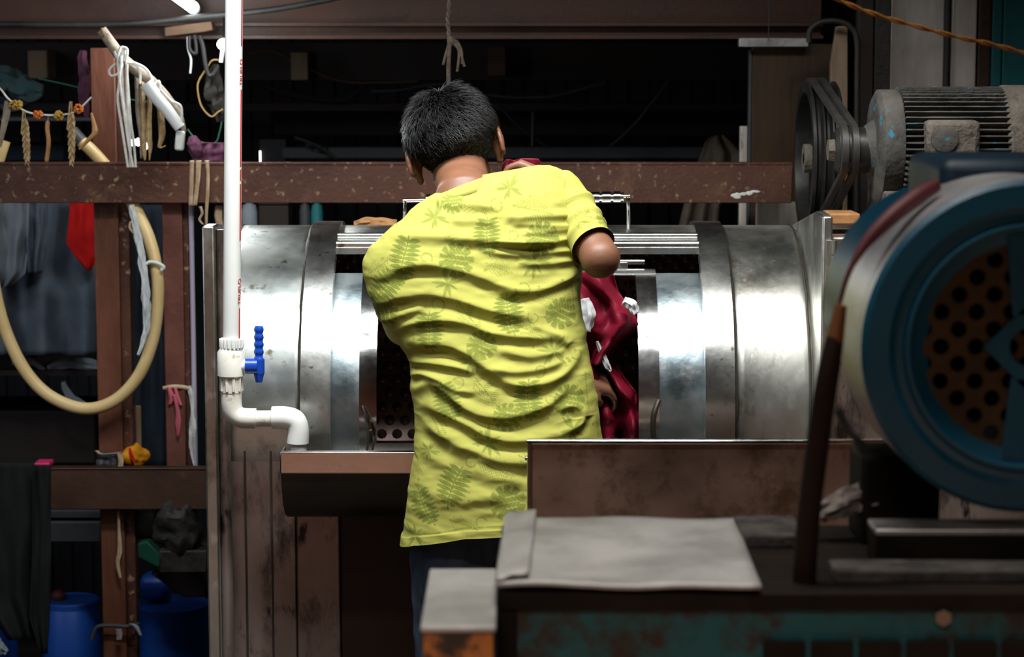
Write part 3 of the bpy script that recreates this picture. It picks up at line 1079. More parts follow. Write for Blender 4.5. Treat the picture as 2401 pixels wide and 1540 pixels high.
def leaf_palm(du, dv, r, seed):
    ca, sa = math.cos(seed), math.sin(seed)
    s = (du * ca + dv * sa) / r
    t = (-du * sa + dv * ca) / r + .1 * s * s
    o = np.zeros(du.shape)
    for i in range(9):
        b = -.8 + i * .2
        Lp = (.80 - .34 * abs(b + .1) ** 1.5) * (1 if b < .7 else .7)
        for sg_ in (-1, 1):
            ex, ey = -.42 + .30 * (b + .8), sg_ * 1.0
            n_ = math.hypot(ex, ey)
            ex, ey = ex / n_, ey / n_
            q = (s - b) * ex + t * ey
            w_ = np.abs(-(s - b) * ey + t * ex + sg_ * .16 * np.clip(q, 0, 1) ** 2)
            wd = .098 * np.sin(np.clip(q / Lp, 0, 1) * PI * .86 + .28)
            o = np.maximum(o, np.clip((wd - w_) * r / 1.4 + .5, 0, 1) * (q > 0) * (q < Lp) * (.78 + .22 * (w_ > .03)))
    o = np.maximum(o, (np.abs(t) < .03) * (np.abs(s) < 1.1) * .9)
    return o


def leaf_monst(du, dv, r, seed):
    ca, sa = math.cos(seed), math.sin(seed)
    s = (du * ca + dv * sa) / r
    t = (-du * sa + dv * ca) / r
    a = np.arctan2(t, s)
    rr_ = np.hypot(s, t)
    edge = .95 - .25 * (np.abs(a) / PI) - .32 * np.clip(np.sin(a * 11 + seed) - .45, 0, 1) * 1.8
    o = np.clip((edge - rr_) * r / 2 + .5, 0, 1)
    for i in range(6):
        hx, hy = (.42 - .17 * (i // 2)), (.26 if i % 2 else -.26)
        o = np.where(((s - hx) / .09) ** 2 + ((t - hy) / .05) ** 2 < 1, 0, o)
    o = np.where(np.abs(t) < .022, .3, o)
    return o * (.72 + .28 * np.sin(s * 16 + np.abs(t) * 14) ** 2)


def leaf_line(du, dv, r, seed):
    ca, sa = math.cos(seed), math.sin(seed)
    s = (du * ca + dv * sa) / r
    t = (-du * sa + dv * ca) / r
    env = np.clip(np.sin(np.clip((s + 1) / 2, 0, 1) * PI), 0, 1) ** .7 * .55
    ph = ((s - np.abs(t) * .9) * 7) % 1
    o = (np.abs(ph - .5) < .13) * (np.abs(t) < env)
    o = np.maximum(o, (np.abs(t) < .025) * (np.abs(s) < 1))
    return o * .72


def curl(du, dv, r, seed):
    rr_ = np.hypot(du, dv)
    a = (np.arctan2(dv, du) - seed) % (2 * PI)
    tgt = r * (.55 + .45 * a / (2 * PI))
    return (np.abs(rr_ - tgt) < 1.6) * (a > .9) * .75


motifs = []
for x, y, r_ in ((1196, 435, 36), (1025, 503, 38), (1252, 604, 44), (1054, 651, 38), (1108, 828, 38), (1295, 809, 42), (1147, 1012, 42), (1338, 988, 42), (978, 1235, 32), (1010, 1040, 26)):
    motifs.append((leaf_star, x, y, r_, x * .7, .62))
for x, y, r_, a in ((1143, 543, 42, 1.5), (956, 600, 46, 1.75), (1193, 724, 46, 1.4), (1237, 918, 44, 1.5), (1011, 762, 44, 1.5), (1054, 925, 42, 1.2), (1065, 1116, 48, 1.9), (1000, 1170, 40, 1.1), (906, 668, 46, 2.2), (1372, 480, 36, 1.9)):
    motifs.append((leaf_palm, x, y, r_, a, .88))
for x, y, r_, a in ((1069, 598, 48, .1), (1310, 722, 44, .5), (1128, 790, 42, .4), (1186, 1150, 50, -.2), (1262, 552, 46, .2), (1327, 920, 44, .3), (1186, 955, 40, .2), (905, 720, 40, 1.2), (1360, 1140, 44, .2), (940, 640, 24, .3), (1060, 470, 30, -.2)):
    motifs.append((leaf_monst, x, y, r_, a, .8))
for x, y, r_, a in ((1245, 490, 46, .3), (1345, 440, 34, .8), (895, 618, 34, -.6), (1143, 900, 46, .9), (1300, 692, 46, .3), (1100, 722, 42, .9), (1342, 690, 40, 1.5), (1373, 905, 44, 1.5), (1163, 1072, 46, .4), (1250, 1060, 40, .5), (1090, 1200, 36, .3), (1030, 985, 36, 1.0), (1110, 480, 34, .3), (1066, 560, 26, 1.0), (1400, 1000, 34, 1.4), (1290, 410, 26, .2), (1240, 760, 36, .5), (1170, 615, 34, .4)):
    motifs.append((leaf_line, x, y, r_, a, .8))
for x, y, r_ in ((1167, 475, 17), (1007, 598, 14), (1202, 542, 14), (1225, 663, 18), (1030, 700, 17), (1077, 877, 16), (1264, 852, 15), (1108, 1058, 16), (1249, 731, 14), (1289, 918, 12), (1130, 1195, 14), (1350, 820, 13), (1365, 505, 12)):
    motifs.append((curl, x, y, r_, x * .3, .7))
pr = np.zeros(U2.shape)
for fn, x, y, r_, sd, st_ in motifs:
    m = (np.abs(U2 - x) < r_ * 1.4) & (np.abs(V2 - y) < r_ * 1.4)
    pr[m] = np.maximum(pr[m], fn(U2[m] - x, V2[m] - y, r_, sd) * st_)
for i in range(70):
    x, y = RNG.uniform(870, 1400), RNG.uniform(430, 1230)
    r_ = RNG.uniform(1.5, 4)
    pr = np.maximum(pr, (np.hypot(U2 - x, V2 - y) < r_) * .5)
pr = np.where((V2 > np.interp(U2, [940, 976, 1093, 1190, 1432], [1251, 1235, 1206, 1200, 1207])) & (V2 < np.interp(U2, [940, 976, 1093, 1190, 1432], [1253.5, 1237.5, 1208.5, 1202.5, 1209.5])), .6, pr)

NC = len(phi)
verts = G.reshape(-1, 3)
ii, jj = np.meshgrid(np.arange(NR - 1), np.arange(NC), indexing='ij')
j2 = (jj + 1) % NC
faces = np.stack([ii * NC + jj, (ii + 1) * NC + jj, (ii + 1) * NC + j2, ii * NC + j2], -1).reshape(-1, 4)
prv = pr.reshape(-1)
# close the shoulder ridge
top_c = verts[:NC].mean(0)
verts = np.vstack([verts, top_c[None]])
prv = np.append(prv, 0)
cap_f = [(len(verts) - 1, k_, (k_ + 1) % NC) for k_ in range(NC)]
# right sleeve
def sleeve(axis, radii, n=110, m=120, seed=0, fold=()):
    ax = smooth_path(axis, 12)
    ax = np.array([tuple(p) for p in ax])
    s = np.linspace(0, 1, len(ax))
    tq = np.linspace(0, 1, n)
    A = np.stack([np.interp(tq, s, ax[:, c]) for c in range(3)], -1)
    Rr = np.interp(tq, np.linspace(0, 1, len(radii)), radii)
    T = np.gradient(A, axis=0)
    T /= np.linalg.norm(T, axis=1, keepdims=True)
    upv = np.array([0, 0, 1.0])
    a_ = upv - T * (T @ upv)[:, None]
    a_ /= np.linalg.norm(a_, axis=1, keepdims=True)
    b_ = np.cross(T, a_)
    w = np.linspace(0, 2 * PI, m, endpoint=False)
    fold_d = np.zeros((n, m))
    for (t0, amp, wd, ph, sl) in fold:
        fold_d += amp * np.exp(-((tq[:, None] - t0 - sl * np.sin(w[None, :] + ph)) / wd) ** 2)
    rr_ = Rr[:, None] + fold_d
    return A[:, None, :] + a_[:, None, :] * (np.cos(w)[None, :, None] * rr_[..., None]) + b_[:, None, :] * (np.sin(w)[None, :, None] * rr_[..., None])


allv, allf, allp = [verts], [faces.tolist() + cap_f], [prv]
off = len(verts)
for axis, radii, fold in (
        ([P(1290, 462, 4.59), P(1343, 512, 4.545), P(1391, 577, 4.475)], [.068, .068, .062, .056, .049, .046, .0460],
         [(.45, .005, .05, .4, .05), (.62, .005, .05, 1.0, .06), (.78, .004, .04, .2, .05), (.99, .002, .03, 0, 0)]),
        ([P(938, 640, 4.60), P(940, 680, 4.67), P(966, 755, 4.78)], [.050, .062, .064, .062, .062],
         [(.5, .004, .05, .4, .05), (.75, .004, .05, 1.0, .06)])):
    g = sleeve(axis, radii, fold=fold)
    n_, m_ = g.shape[:2]
    p_ = np.zeros((n_, m_))
    # project the print of the sleeve in its own unrolled plane (px-sized units)
    Us, Vs = np.meshgrid(np.arange(m_) * 2.6, np.arange(n_) * 1.3)
    for fn, x, y, r_, sd, st_ in ((leaf_palm, 230, 70, 34, 1.2, .8), (leaf_line, 150, 60, 30, .6, .8), (leaf_palm, 60, 60, 34, 1.9, .8), (leaf_monst, 280, 120, 28, .4, .7), (leaf_line, 200, 110, 26, .3, .8), (leaf_star, 110, 110, 26, .3, .6), (leaf_line, 20, 110, 26, .5, .8)):
        p_ = np.maximum(p_, fn(Us - x, Vs - y, r_, sd) * st_)
    i0, k0 = np.meshgrid(np.arange(n_ - 1), np.arange(m_), indexing='ij')
    k1 = (k0 + 1) % m_
    allv.append(g.reshape(-1, 3))
    allp.append(p_.reshape(-1))
    allf.append((np.stack([i0 * m_ + k0, (i0 + 1) * m_ + k0, (i0 + 1) * m_ + k1, i0 * m_ + k1], -1).reshape(-1, 4) + off).tolist())
    off += n_ * m_
V_ = np.vstack(allv)
me = bpy.data.meshes.new('shirt')
me.from_pydata(V_.tolist(), [], sum(allf, []))
at = me.attributes.new('print', 'FLOAT', 'POINT')
at.data.foreach_set('value', np.concatenate(allp).astype(np.float32))
bm = bmesh.new()
bm.from_mesh(me)
bmesh.ops.recalc_face_normals(bm, faces=bm.faces)
bm.to_mesh(me)
bm.free()
shirt = link('shirt', me, M['shirt'], man, ang=180)
shirt['label'] = 'lime green short-sleeved shirt printed with olive tropical leaves'
# ribbed collar round the neck
cl = MB()
cc = P(1090, 447, 4.592)
pts = []
for i in range(49):
    a = 2 * PI * i / 48
    pts.append(cc + Vector((.084 * math.cos(a), .078 * math.sin(a), .028 * math.cos(a) - .006 * math.sin(a))))
g = []
for q, (dr, dz) in enumerate(((.012, -.012), (.004, -.002), (-.004, .007), (-.009, .010), (-.013, .006), (-.014, -.004))):
    g.append([cc + Vector(((p - cc).x * (1 + dr / .08), (p - cc).y * (1 + dr / .08), (p - cc).z + dz)) for p in pts[:-1]])
cl.grid(g, closed=True).build('collar', M['shirt'], shirt, ang=180, solid=.003)
# trousers
tr = MB()
pel = [(1130, 965, 1420), (1200, 962, 1418), (1260, 958, 1412)]
tr.ell(P(1190, 1190, 4.425), (.172, .108, .12), 36, 20)
for s, px in ((-1, 1075), (1, 1300)):
    h0 = P(px, 1215, 4.42)
    kn = Vector((P(px - 4, 1400, 4.42).x, 4.42, .42))
    an = Vector((kn.x + .01 * s, 4.38, .07))
    tr.tube([h0 + Vector((0, 0, .0)), h0.lerp(kn, .45), kn, kn.lerp(an, .5), an], [.098, .096, .080, .074, .072], 28)
raw = tr.mesh('tr')
tmp = bpy.data.objects.new('tmp_tr', raw)
COL.objects.link(tmp)
rm = tmp.modifiers.new('r', 'REMESH')
rm.mode = 'VOXEL'
rm.voxel_size = .007
sm = tmp.modifiers.new('s', 'SMOOTH')
sm.iterations = 8
me = bpy.data.meshes.new_from_object(tmp.evaluated_get(bpy.context.evaluated_depsgraph_get()))
bpy.data.objects.remove(tmp)
me.materials.clear()
for v_ in me.vertices:
    c = v_.co
    k_ = .006 * noise.fractal(Vector((c.x * 26, c.y * 26, c.z * 5)), .8, 2, 3) + .0025 * noise.noise(Vector((c.x * 20, c.y * 20, c.z * 24)))
    v_.co = c + v_.normal * k_
link('trousers', me, M['denim'], man, ang=180)
for s, px in ((-1, 1071), (1, 1296)):
    x = P(px, 1400, 4.42).x + .012 * s
    so = MB().lathe([(0, .052), (.012, .054), (.014, .050)], (0, 0, 0), (0, 0, 1), 24)
    so.v = [(x + a * .9, 4.42 + b * 2.5, c) for a, b, c in so.v]
    so.build('sandal', M['sole'], man)


# ================================================================== TIMBER AND STEEL FRAME OF THE SHED
def solo(mb, name, m, label, cat, group=None, kind=None, **k):
    return tag(mb.build(name, m, None, **k), label, cat, group, kind)


def strip(pp, w, Y, th=.0012, twist=0, seed=0):
    """a flat ribbon hanging along a path (px), width w px"""
    pts = ppath(pp, Y, 8)
    k = S(Y)
    mb = MB()
    g = []
    for i, p in enumerate(pts):
        a = twist * i / len(pts) + .5 * noise.noise(Vector((i * .12, seed, 0)))
        ww = (w if not hasattr(w, '__len__') else np.interp(i / (len(pts) - 1), np.linspace(0, 1, len(w)), w)) * k / 2
        d = Vector((math.cos(a), math.sin(a), 0)) * ww
        g.append([p - d, p - d * .3 + Vector((0, -.002, 0)), p + d * .4 + Vector((0, .001, 0)), p + d])
    mb.grid(g)
    return mb


def rag(pp, rads, Y, nz=.35, seed=0, sides=14):
    """crumpled cloth twisted along a path"""
    pts = ppath(pp, Y, 10)
    k = S(Y)
    rr = np.interp(np.linspace(0, 1, len(pts)), np.linspace(0, 1, len(rads)), rads) * k
    mb = MB()
    mb.tube(pts, list(rr), sides)
    out = []
    for j, p in enumerate(mb.v):
        i = min(j // sides, len(pts) - 1)
        c = pts[i]
        d = Vector(p) - c
        a = j % sides
        f = 1 + nz * noise.noise(Vector((a * .9, i * .22, seed))) + nz * .6 * math.sin(a * 2 * PI / sides * 5 + i * .3)
        out.append(tuple(c + d * f))
    mb.v = out
    return mb


BY = 6.0


def yfl(Y):
    return CY + FPX * math.tan(math.atan((CAMZ - FB) / Y) - PITCH)


# --- mid rail
rail = thing('steel_beam', 'long rusty brown horizontal beam behind the man at head height', 'beam', P(930, 430, BY))
MB().pbox(-260, 380, 1858, 476, BY, BY + .012).build('web', M['rust'], rail, bevel=.002)
a, b = P(-260, 380, BY), P(1858, 380, BY)
MB().box((a.x, BY - .002, a.z - .008), (b.x, BY + .022, a.z)).build('top_flange', M['rust'], rail, bevel=.002)
for i, (x, y, w, h) in enumerate(((1727, 459, 13, 9), (1742, 455, 8, 6), (1757, 453, 9, 5), (1772, 449, 12, 4))):
    c = P(x, y, BY - .001)
    q = MB().ell(c, (w * S(BY), .0012, h * S(BY) * .8), 16, 8, None, .5, 60)
    q.build('paint_smear', M['white_pl'], rail)
# --- upper beams
up = thing('steel_beam', 'rusty brown roof beam along the top edge of the photo', 'beam', P(800, 60, 6.35))
MB().pbox(-300, -160, 1930, 92, 6.35, 6.37).build('web', M['roof_br'], up, bevel=.003)
a, b = P(-300, 60, 6.30), P(1930, 92, 6.30)
MB().box((a.x, 6.29, b.z), (b.x, 6.36, b.z + .012)).build('bottom_flange', M['rust_dark'], up, bevel=.002)
MB().pbox(-300, 52, 1930, 62, 6.31, 6.352).build('ledge', M['rust_dark'], up, bevel=.002)
for (x0_, y0_, x1_, y1_, Y, lab) in ((-1400, 98, 1830, 190, 7.4, 'near black girder just below the roof beam'),
                                      (-1400, 240, 1775, 262, 7.7, 'thin dark rail across the shadowy back of the shed'),
                                      (640, 262, 3300, 318, 8.1, 'faint dark blue-grey girder behind the head'),
                                      (660, 345, 3000, 372, 7.2, 'dull grey girder just above the mid beam')):
    solo(MB().pbox(x0_, y0_, x1_, y1_, Y, Y + .08), 'girder', M['girder'] if Y != 7.2 else M['dgrey'], lab, 'beam', bevel=.004)
for x0_, y0_, x1_, y1_, lab in ((681, 122, 722, 188, 'small wooden block under the roof beam left of the hanging rope'), (1144, 108, 1186, 178, 'small dim wooden block under the roof beam right of the hanging rope'), (64, 118, 110, 184, 'pale wooden block under the roof beam at far left')):
    solo(MB().pbox(x0_, y0_, x1_, y1_, 7.25, 7.399), 'wooden_block', M['wood_dk'] if x0_ > 900 else M['wood_pl'], lab, 'block', 'wooden blocks under the girder', bevel=.004)
# --- posts
p1 = thing('timber_post', 'thick red-brown timber post at left behind the yellow hose', 'post', P(260, 1500, 6.06) * 1)
p1.location.z = FB


def post(root, x0_, x1_, xf, Y, m, ytop, foot=FB):
    a, b, c = P(x0_, 800, Y).x, P(x1_, 800, Y).x, P(xf, 800, Y).x
    zt = P(x0_, ytop, Y).z
    MB().box((a, Y, foot), (b, Y + .05, zt)).build('front_face', m, root, bevel=.003)
    MB().box((b, Y + .012, foot), (c, Y + .055, zt)).build('side_flange', M['rust'], root, bevel=.002)


post(p1, 226, 283, 306, 6.06, M['post'], 112)
p2 = thing('steel_post', 'smooth red-brown post between the hose and the machine', 'post', P(410, 1090, 6.07))
LZ = P(0, 1096, BY).z
p2.location.z = LZ
post(p2, 385, 432, 444, 6.045, M['post_smooth'], 400, LZ - .09)
a = P(452, 400, 6.10)
solo(MB().tube([(a.x, 6.055, LZ - .09), (a.x, 6.055, a.z)], 6 * S(6.1), 14), 'conduit_pipe', M['lilac'], 'thin lilac pipe upright beside the smooth red-brown post', 'pipe')
lowb = thing('steel_beam', 'dark brown lower beam left of the machine', 'beam', P(300, 1145, BY))
MB().pbox(-260, 1096, 492, 1194, BY, BY + .012).build('web', M['rust_dark'], lowb, bevel=.002)
a, b = P(-260, 1096, BY), P(492, 1096, BY)
MB().box((a.x, BY - .003, a.z - .006), (b.x, BY + .03, a.z)).build('top_flange', M['rust_dark'], lowb, bevel=.002)
x_ = P(310, 1300, 6.16).x
solo(MB().box((x_, 6.16, FB), (x_ + .012, 6.19, P(0, 1190, 6.16).z)), 'angle_iron', M['rust_dark'], 'thin dark angle iron upright beside the lower timber post', 'bar')

# ================================================================== LAMPS AND CABLES AT UPPER LEFT
l1 = thing('tube_lamp', 'lit fluorescent tube slanting in at the top left edge', 'lamp', P(455, 18, 6.2))
a, b = P(372, -42, 5.75), P(452, 17, 6.2)
MB().tube([a, b], .017, 16).build('tube', M['lamp'], l1)
MB().tube([b, b + (b - a).normalized() * .02], .0175, 16).build('end_cap', M['white_pl'], l1)
MB().tube([P(456, 12, 6.22), P(456, 34, 6.22)], .004, 8).build('wire', M['white_pl'], l1)
point('tube_glow', P(430, 30, 5.85), 7, (.95, 1, 1), .05)
l2 = thing('bulb_lamp', 'lit bulb half hidden behind the white pipe near the top', 'lamp', P(522, 103, 6.15))
MB().ell(P(524, 104, 6.15), (.018, .018, .016), 20, 14).build('bulb', M['lamp'], l2)
MB().tube([P(522, 118, 6.15), P(518, 146, 6.15)], .006, 10).build('socket', M['white_pl'], l2)
MB().tube([P(524, 90, 6.15), P(525, 60, 6.28), P(525, 40, 6.30)], .003, 8).build('wire', M['black'], l2)
point('bulb_glow', P(512, 132, 5.98), 1.6, (.95, 1, 1), .03)
for i, (x, y) in enumerate(((313, 334), (324, 333), (341, 342))):
    o = MB().ell(P(x, y, 6.5), (.008, .008, .012), 14, 10)
    solo(o, 'small_lamp', M['bulb'], ('small lit lamp behind the white rope, left one of three', 'small lit lamp behind the white rope, middle one of three', 'small lit lamp behind the white rope, right and lowest of three')[i], 'lamp', 'small lit lamps behind the rope')
solo(MB().tube(ppath([(-60, 60), (0, 57), (130, 58), (290, 56), (400, 47), (520, 34), (600, 27), (680, 16), (800, -8), (900, -40)], 6.15, 8), 7 * S(6.15), 12), 'power_cable', M['black'], 'thick black cable sagging along the top left roof beam', 'cable')
solo(MB().prism([P(385, 64, 6.2), P(496, 50, 6.2), P(499, 70, 6.2), P(470, 76, 6.2), P(386, 86, 6.2)], (0, .06, 0)), 'wooden_offcut', M['wood_dk'], 'dark wooden offcut tied under the black cable', 'wood', bevel=.003)
solo(MB().tube(ppath([(444, 84), (444, 110), (450, 122), (460, 124), (459, 100), (456, 82)], 6.2, 8), 4.2 * S(6.2), 8), 'cable_loop', M['black'], 'small black cable hook hanging under the wooden offcut', 'cable')
solo(MB().tube(ppath([(440, 86), (441, 115), (448, 140), (446, 172)], 6.22, 8), 2.5 * S(6.2), 8), 'string', M['white_pl'], 'thin white cord end hanging under the wooden offcut', 'string')
solo(MB().tube(ppath([(468, 84), (476, 110), (482, 150), (490, 176), (502, 172), (510, 158)], 6.2, 8), 5.5 * S(6.2), 8), 'cable_loop', M['black'], 'larger black cable hook hanging beside the white pipe', 'cable')
solo(MB().tube(ppath([(512, 140), (497, 142), (486, 158), (466, 190), (464, 215), (473, 250), (495, 273), (512, 262), (523, 256)], 6.25, 8), 2.0 * S(6.2), 8), 'wire_loop', M['wire_tan'], 'thin yellow wire loop beside the white pipe', 'wire')
solo(rag([(507, 150), (500, 210), (512, 245), (517, 285)], [6, 22, 18, 8], 6.28, .4, 3), 'plastic_bag', M['blackish'], 'crumpled black plastic bag behind the yellow wire loop', 'bag')
solo(MB().tube(ppath([(440, 303), (455, 322), (475, 334), (505, 334), (515, 310), (520, 285)], 6.2, 8), 1.8 * S(6.2), 6), 'string', M['green'], 'thin green string sagging left of the white pipe', 'string')
solo(rag([(452, 318), (455, 335), (460, 352), (458, 370)], [6, 16, 18, 8], 6.03, .2, 5), 'pink_pouch', M['purple_cl'], 'small dull pink pouch hanging above the mid beam', 'pouch')
solo(hang([(334, 470, 528), (350, 458, 530), (379, 450, 530)], 6.03, .006, 3, seed=2), 'folded_cloth', M['purple_cl'], 'dull red cloth folded behind the mid beam beside the pipe', 'cloth', solid=.003)

# ================================================================== BRANCH, ROPES, GARLAND
br = MB()
pts = ppath([(238, 70), (258, 98), (285, 135), (320, 165), (360, 195), (400, 240), (422, 275), (432, 310)], 5.86, 8)
br.tube(pts, list(np.interp(np.linspace(0, 1, len(pts)), [0, .25, .5, .8, 1], [12, 13, 13, 9, 5]) * S(5.86)), 14)
br.v = [tuple(Vector(p) * (1 + .0006 * noise.noise(Vector(p) * 40))) for p in br.v]
bo = solo(br, 'branch', M['bark'], 'weathered diagonal branch with a broken end tied with white rope', 'branch')
MB().tube([P(246, 82, 5.85), P(238, 66, 5.85)], [9 * S(5.86), 2 * S(5.86)], 8).build('splinter', M['wood_pl'], bo)
pv = MB()
pts = ppath([(343, 196), (362, 222), (395, 262), (422, 300)], 5.822, 6)
pv.tube(pts, [17 * S(5.84) * (1 - .25 * i / len(pts)) for i in range(len(pts))], 20)
solo(pv, 'pipe_offcut', M['white_pl'], 'short white plastic pipe offcut lying along the branch', 'pipe')
solo(MB().box((-.012, -.010, -.026), (.012, .010, .026), Matrix.Translation(P(422, 330, 5.84)) @ Matrix.Rotation(R(6), 4, 'Y')), 'plug', M['white_pl'], 'small white plug hanging from the low end of the branch', 'plug', bevel=.006)
rp = thing('rope', 'bundle of white rope knotted over the branch and hanging down the post', 'rope', P(290, 110, 5.84))
for i, pp_ in enumerate(([(283, 108), (276, 140), (282, 200), (292, 270), (302, 340), (312, 392)], [(288, 112), (286, 160), (290, 230), (300, 300), (306, 392)],
                         [(292, 118), (296, 150), (300, 200), (306, 280), (314, 340), (318, 392)], [(284, 140), (280, 190), (276, 235), (286, 300), (300, 392)],
                         [(298, 150), (298, 200), (300, 260), (305, 330), (306, 392)], [(300, 146), (318, 152), (328, 170), (328, 196)],
                         [(270, 150), (256, 165), (262, 178), (280, 168), (284, 130)], [(286, 110), (298, 116), (294, 140), (276, 138), (268, 120)],
                         [(312, 146), (340, 160), (356, 185), (355, 210), (372, 190), (376, 215)], [(376, 210), (400, 235), (424, 250), (426, 290)])):
    MB().tube(ppath(pp_, 5.82 + .006 * (i % 3), 8), 3.0 * S(5.8), 8).build('strand', M['rope_w'], rp)
solo(MB().prism([P(210, 140, 6.1), P(256, 118, 6.1), P(262, 135, 6.1), P(262, 162, 6.1), P(212, 174, 6.1)], (0, .07, 0)), 'wooden_wedge', M['wood_dk'], 'broken dark wooden wedge on top of the timber post', 'wood', bevel=.003)
for i, (pp_, w, lab) in enumerate(([[(322, 178), (325, 260), (330, 310), (331, 372)], [12, 14, 12, 6], 'frayed grey-brown strip hanging beside the white rope'],
                                   [[(352, 200), (349, 310), (352, 345), (350, 376)], [10, 14, 12, 4], 'short brown dried strip hanging right of the rope'],
                                   [[(372, 222), (380, 310), (374, 345), (388, 342)], [12, 16, 10, 3], 'ragged brown dried strip below the pipe offcut'],
                                   [[(334, 186), (338, 340), (340, 376)], [9, 12, 4], 'brown dried strip hanging just behind the rope end'])):
    solo(strip(pp_, w, 5.885, twist=1.2, seed=i), 'dried_strip', M['straw'] if i else M['bark'], lab, 'dried leaf', 'dried strips under the branch', solid=.002)
GY = 5.8
solo(MB().tube(ppath([(-40, 180), (0, 208), (20, 232), (60, 261), (110, 270), (160, 267), (186, 255), (214, 228)], GY, 8), 2.2 * S(GY), 8), 'garland_string', M['rope_w'], 'white garland string sagging at the left edge', 'string')
for i, (x, y, mt, lab) in enumerate(((38, 246, 'yellow_fl', 'wide mustard marigold at the left of the garland'), (89, 269, 'orange_fl', 'orange marigold between the two left hanging ears'), (138, 271, 'yellow_fl', 'dull yellow marigold right of the hanging pod'), (184, 255, 'orange_fl', 'orange marigold at the right end of the garland'))):
    fl = MB()
    for q in range(38):
        d = Vector(RNG.normal(size=3)).normalized()
        c = P(x, y, GY - .004) + Vector((d.x * (15 if i == 0 else 9), d.y * 8, d.z * 9)) * S(GY)
        fl.ell(c, (.0045, .0045, .0030), 6, 4, Matrix.Rotation(q * 1.3, 4, 'X') @ Matrix.Rotation(q * .7, 4, 'Y'))
    solo(fl, 'marigold', M[mt], lab, 'flower', 'marigolds on the garland')


def ear(x0_, y0_, x1_, y1_, lab):
    r0 = thing('grain_ear', lab, 'dried ear', P(x0_, y0_, GY), 'dried ears on the garland')
    a, b = P(x0_, y0_, GY), P(x1_, y1_, GY)
    MB().tube([a, a.lerp(b, .5), b], 1.6 * S(GY), 6).build('stalk', M['straw'], r0)
    g = MB()
    for i in range(44):
        t = .2 + .8 * i / 43
        c = a.lerp(b, t)
        s = 1 if i % 2 else -1
        ax = Matrix.Rotation(R(-24 * s), 4, 'Y') @ Matrix.Rotation(R((i * 67) % 50 - 25), 4, 'X')
        g.ell(c + Vector((.0055 * s * math.sin(PI * (.15 + .85 * i / 43)) ** .5, -.003 + .003 * (i % 3), 0)), (.0026, .0026, .0095), 6, 5, ax)
    g.build('grains', M['straw'], r0)
    c = a.lerp(b, .15) + Vector((-.004, 0, 0))
    MB().tube([a + Vector((-.003, -.004, 0)), c.lerp(b, .35) + Vector((-.008, -.004, 0))], .0022, 6).build('leaf_blade', M['straw'], r0)


ear(58, 258, 64, 382, 'dried grain ear hanging from the left part of the garland')
ear(168, 238, 168, 384, 'dried grain ear hanging from the right part of the garland')
solo(MB().tube(ppath([(114, 268), (111, 300), (114, 335), (109, 380)], GY, 8), [1 * S(GY)] * 5 + [5 * S(GY)] * 16 + [5 * S(GY)] * 3 + [2 * S(GY)], 10), 'seed_pod', M['pod'], 'straight brown dry pod hanging between the two grain ears', 'dried pod')
pts = ppath([(214, 264), (222, 300), (220, 315), (205, 330), (186, 350)], GY, 8)
solo(MB().tube(pts, list(np.interp(np.linspace(0, 1, len(pts)), [0, .3, .6, 1], [2, 7, 6, 2.5]) * S(GY)), 10), 'seed_pod', M['pod'], 'bent brown dry pod hanging at the right end of the garland', 'dried pod')
pts = ppath([(14, 236), (16, 262), (8, 300), (0, 345)], GY, 8)
solo(MB().tube(pts, list(np.interp(np.linspace(0, 1, len(pts)), [0, .3, .7, 1], [3, 9, 7, 3]) * S(GY)), 10, flat=.5), 'seed_pod', M['bark'], 'flat dark dry pod hanging at the left picture edge', 'dried pod')
solo(MB().tube(ppath([(90, 184), (150, 197), (214, 212), (300, 232), (360, 240)], 6.3, 6), 1.8 * S(6.3), 6), 'string', M['green'], 'taut green string behind the garland', 'string')
solo(rag([(196, 118), (194, 150), (201, 190), (196, 230), (203, 275)], [6, 11, 14, 11, 5], 6.2, .35, 8), 'hanging_cloth', M['purple_cl'], 'narrow mauve cloth hanging beside the top of the timber post', 'cloth')
cb = rag([(-40, 190), (10, 185), (50, 205), (100, 215)], [30, 26, 28, 12], 6.9, .4, 4)
solo(cb, 'cloth_bundle', M['teal_cl'], 'crumpled teal and grey cloth bundle on the high shelf at left', 'cloth')
solo(rag([(-20, 232), (30, 240), (70, 236)], [18, 20, 12], 6.95, .4, 14), 'cloth_bundle', M['dgrey'], 'dark grey cloth bundle under the teal one at left', 'cloth')
solo(MB().pbox(-150, 275, 215, 284, 6.7, 7.2), 'shelf_board', M['dgrey'], 'thin dark shelf board behind the garland', 'shelf', bevel=.002)
solo(MB().pbox(0, 340, 150, 378, 7.0, 7.3), 'crate', M['navy_cl'], 'dark blue crate behind the hanging ears', 'crate', bevel=.01)

# ================================================================== HOSE
hs = thing('hose', 'yellow rubber hose looped over the mid beam at left', 'hose', P(200, 960, 6.03))
HB = 6.035
hp = ppath([(178, 322, 6.035), (212, 350, 6.035), (250, 392, 6.035), (290, 445, 6.035), (318, 490, 6.03), (350, 560, 6.0), (368, 640, 5.98), (369, 720, 5.98), (357, 800, 5.98), (325, 880, 5.98), (270, 938, 5.98), (200, 958, 5.98), (120, 930, 5.98), (60, 870, 5.98), (15, 780, 5.98), (-12, 680, 5.98), (-25, 560, 5.99), (-20, 440, 6.04), (10, 330, 6.06)], HB, 12)
MB().tube(hp, 14.5 * S(6.0), 20).build('hose_tube', M['hose'], hs)
a, b = P(168, 308, 6.035), P(190, 332, 6.035)
MB().tube([a, b], 16.5 * S(6.0), 20).build('hose_end', M['dgrey'], hs)
rg = rag([(308, 480), (318, 530), (330, 590), (338, 640), (342, 700), (344, 760), (336, 800), (324, 832)], [5, 7, 8, 7, 9, 7, 5, 2], 5.955, .5, 2)
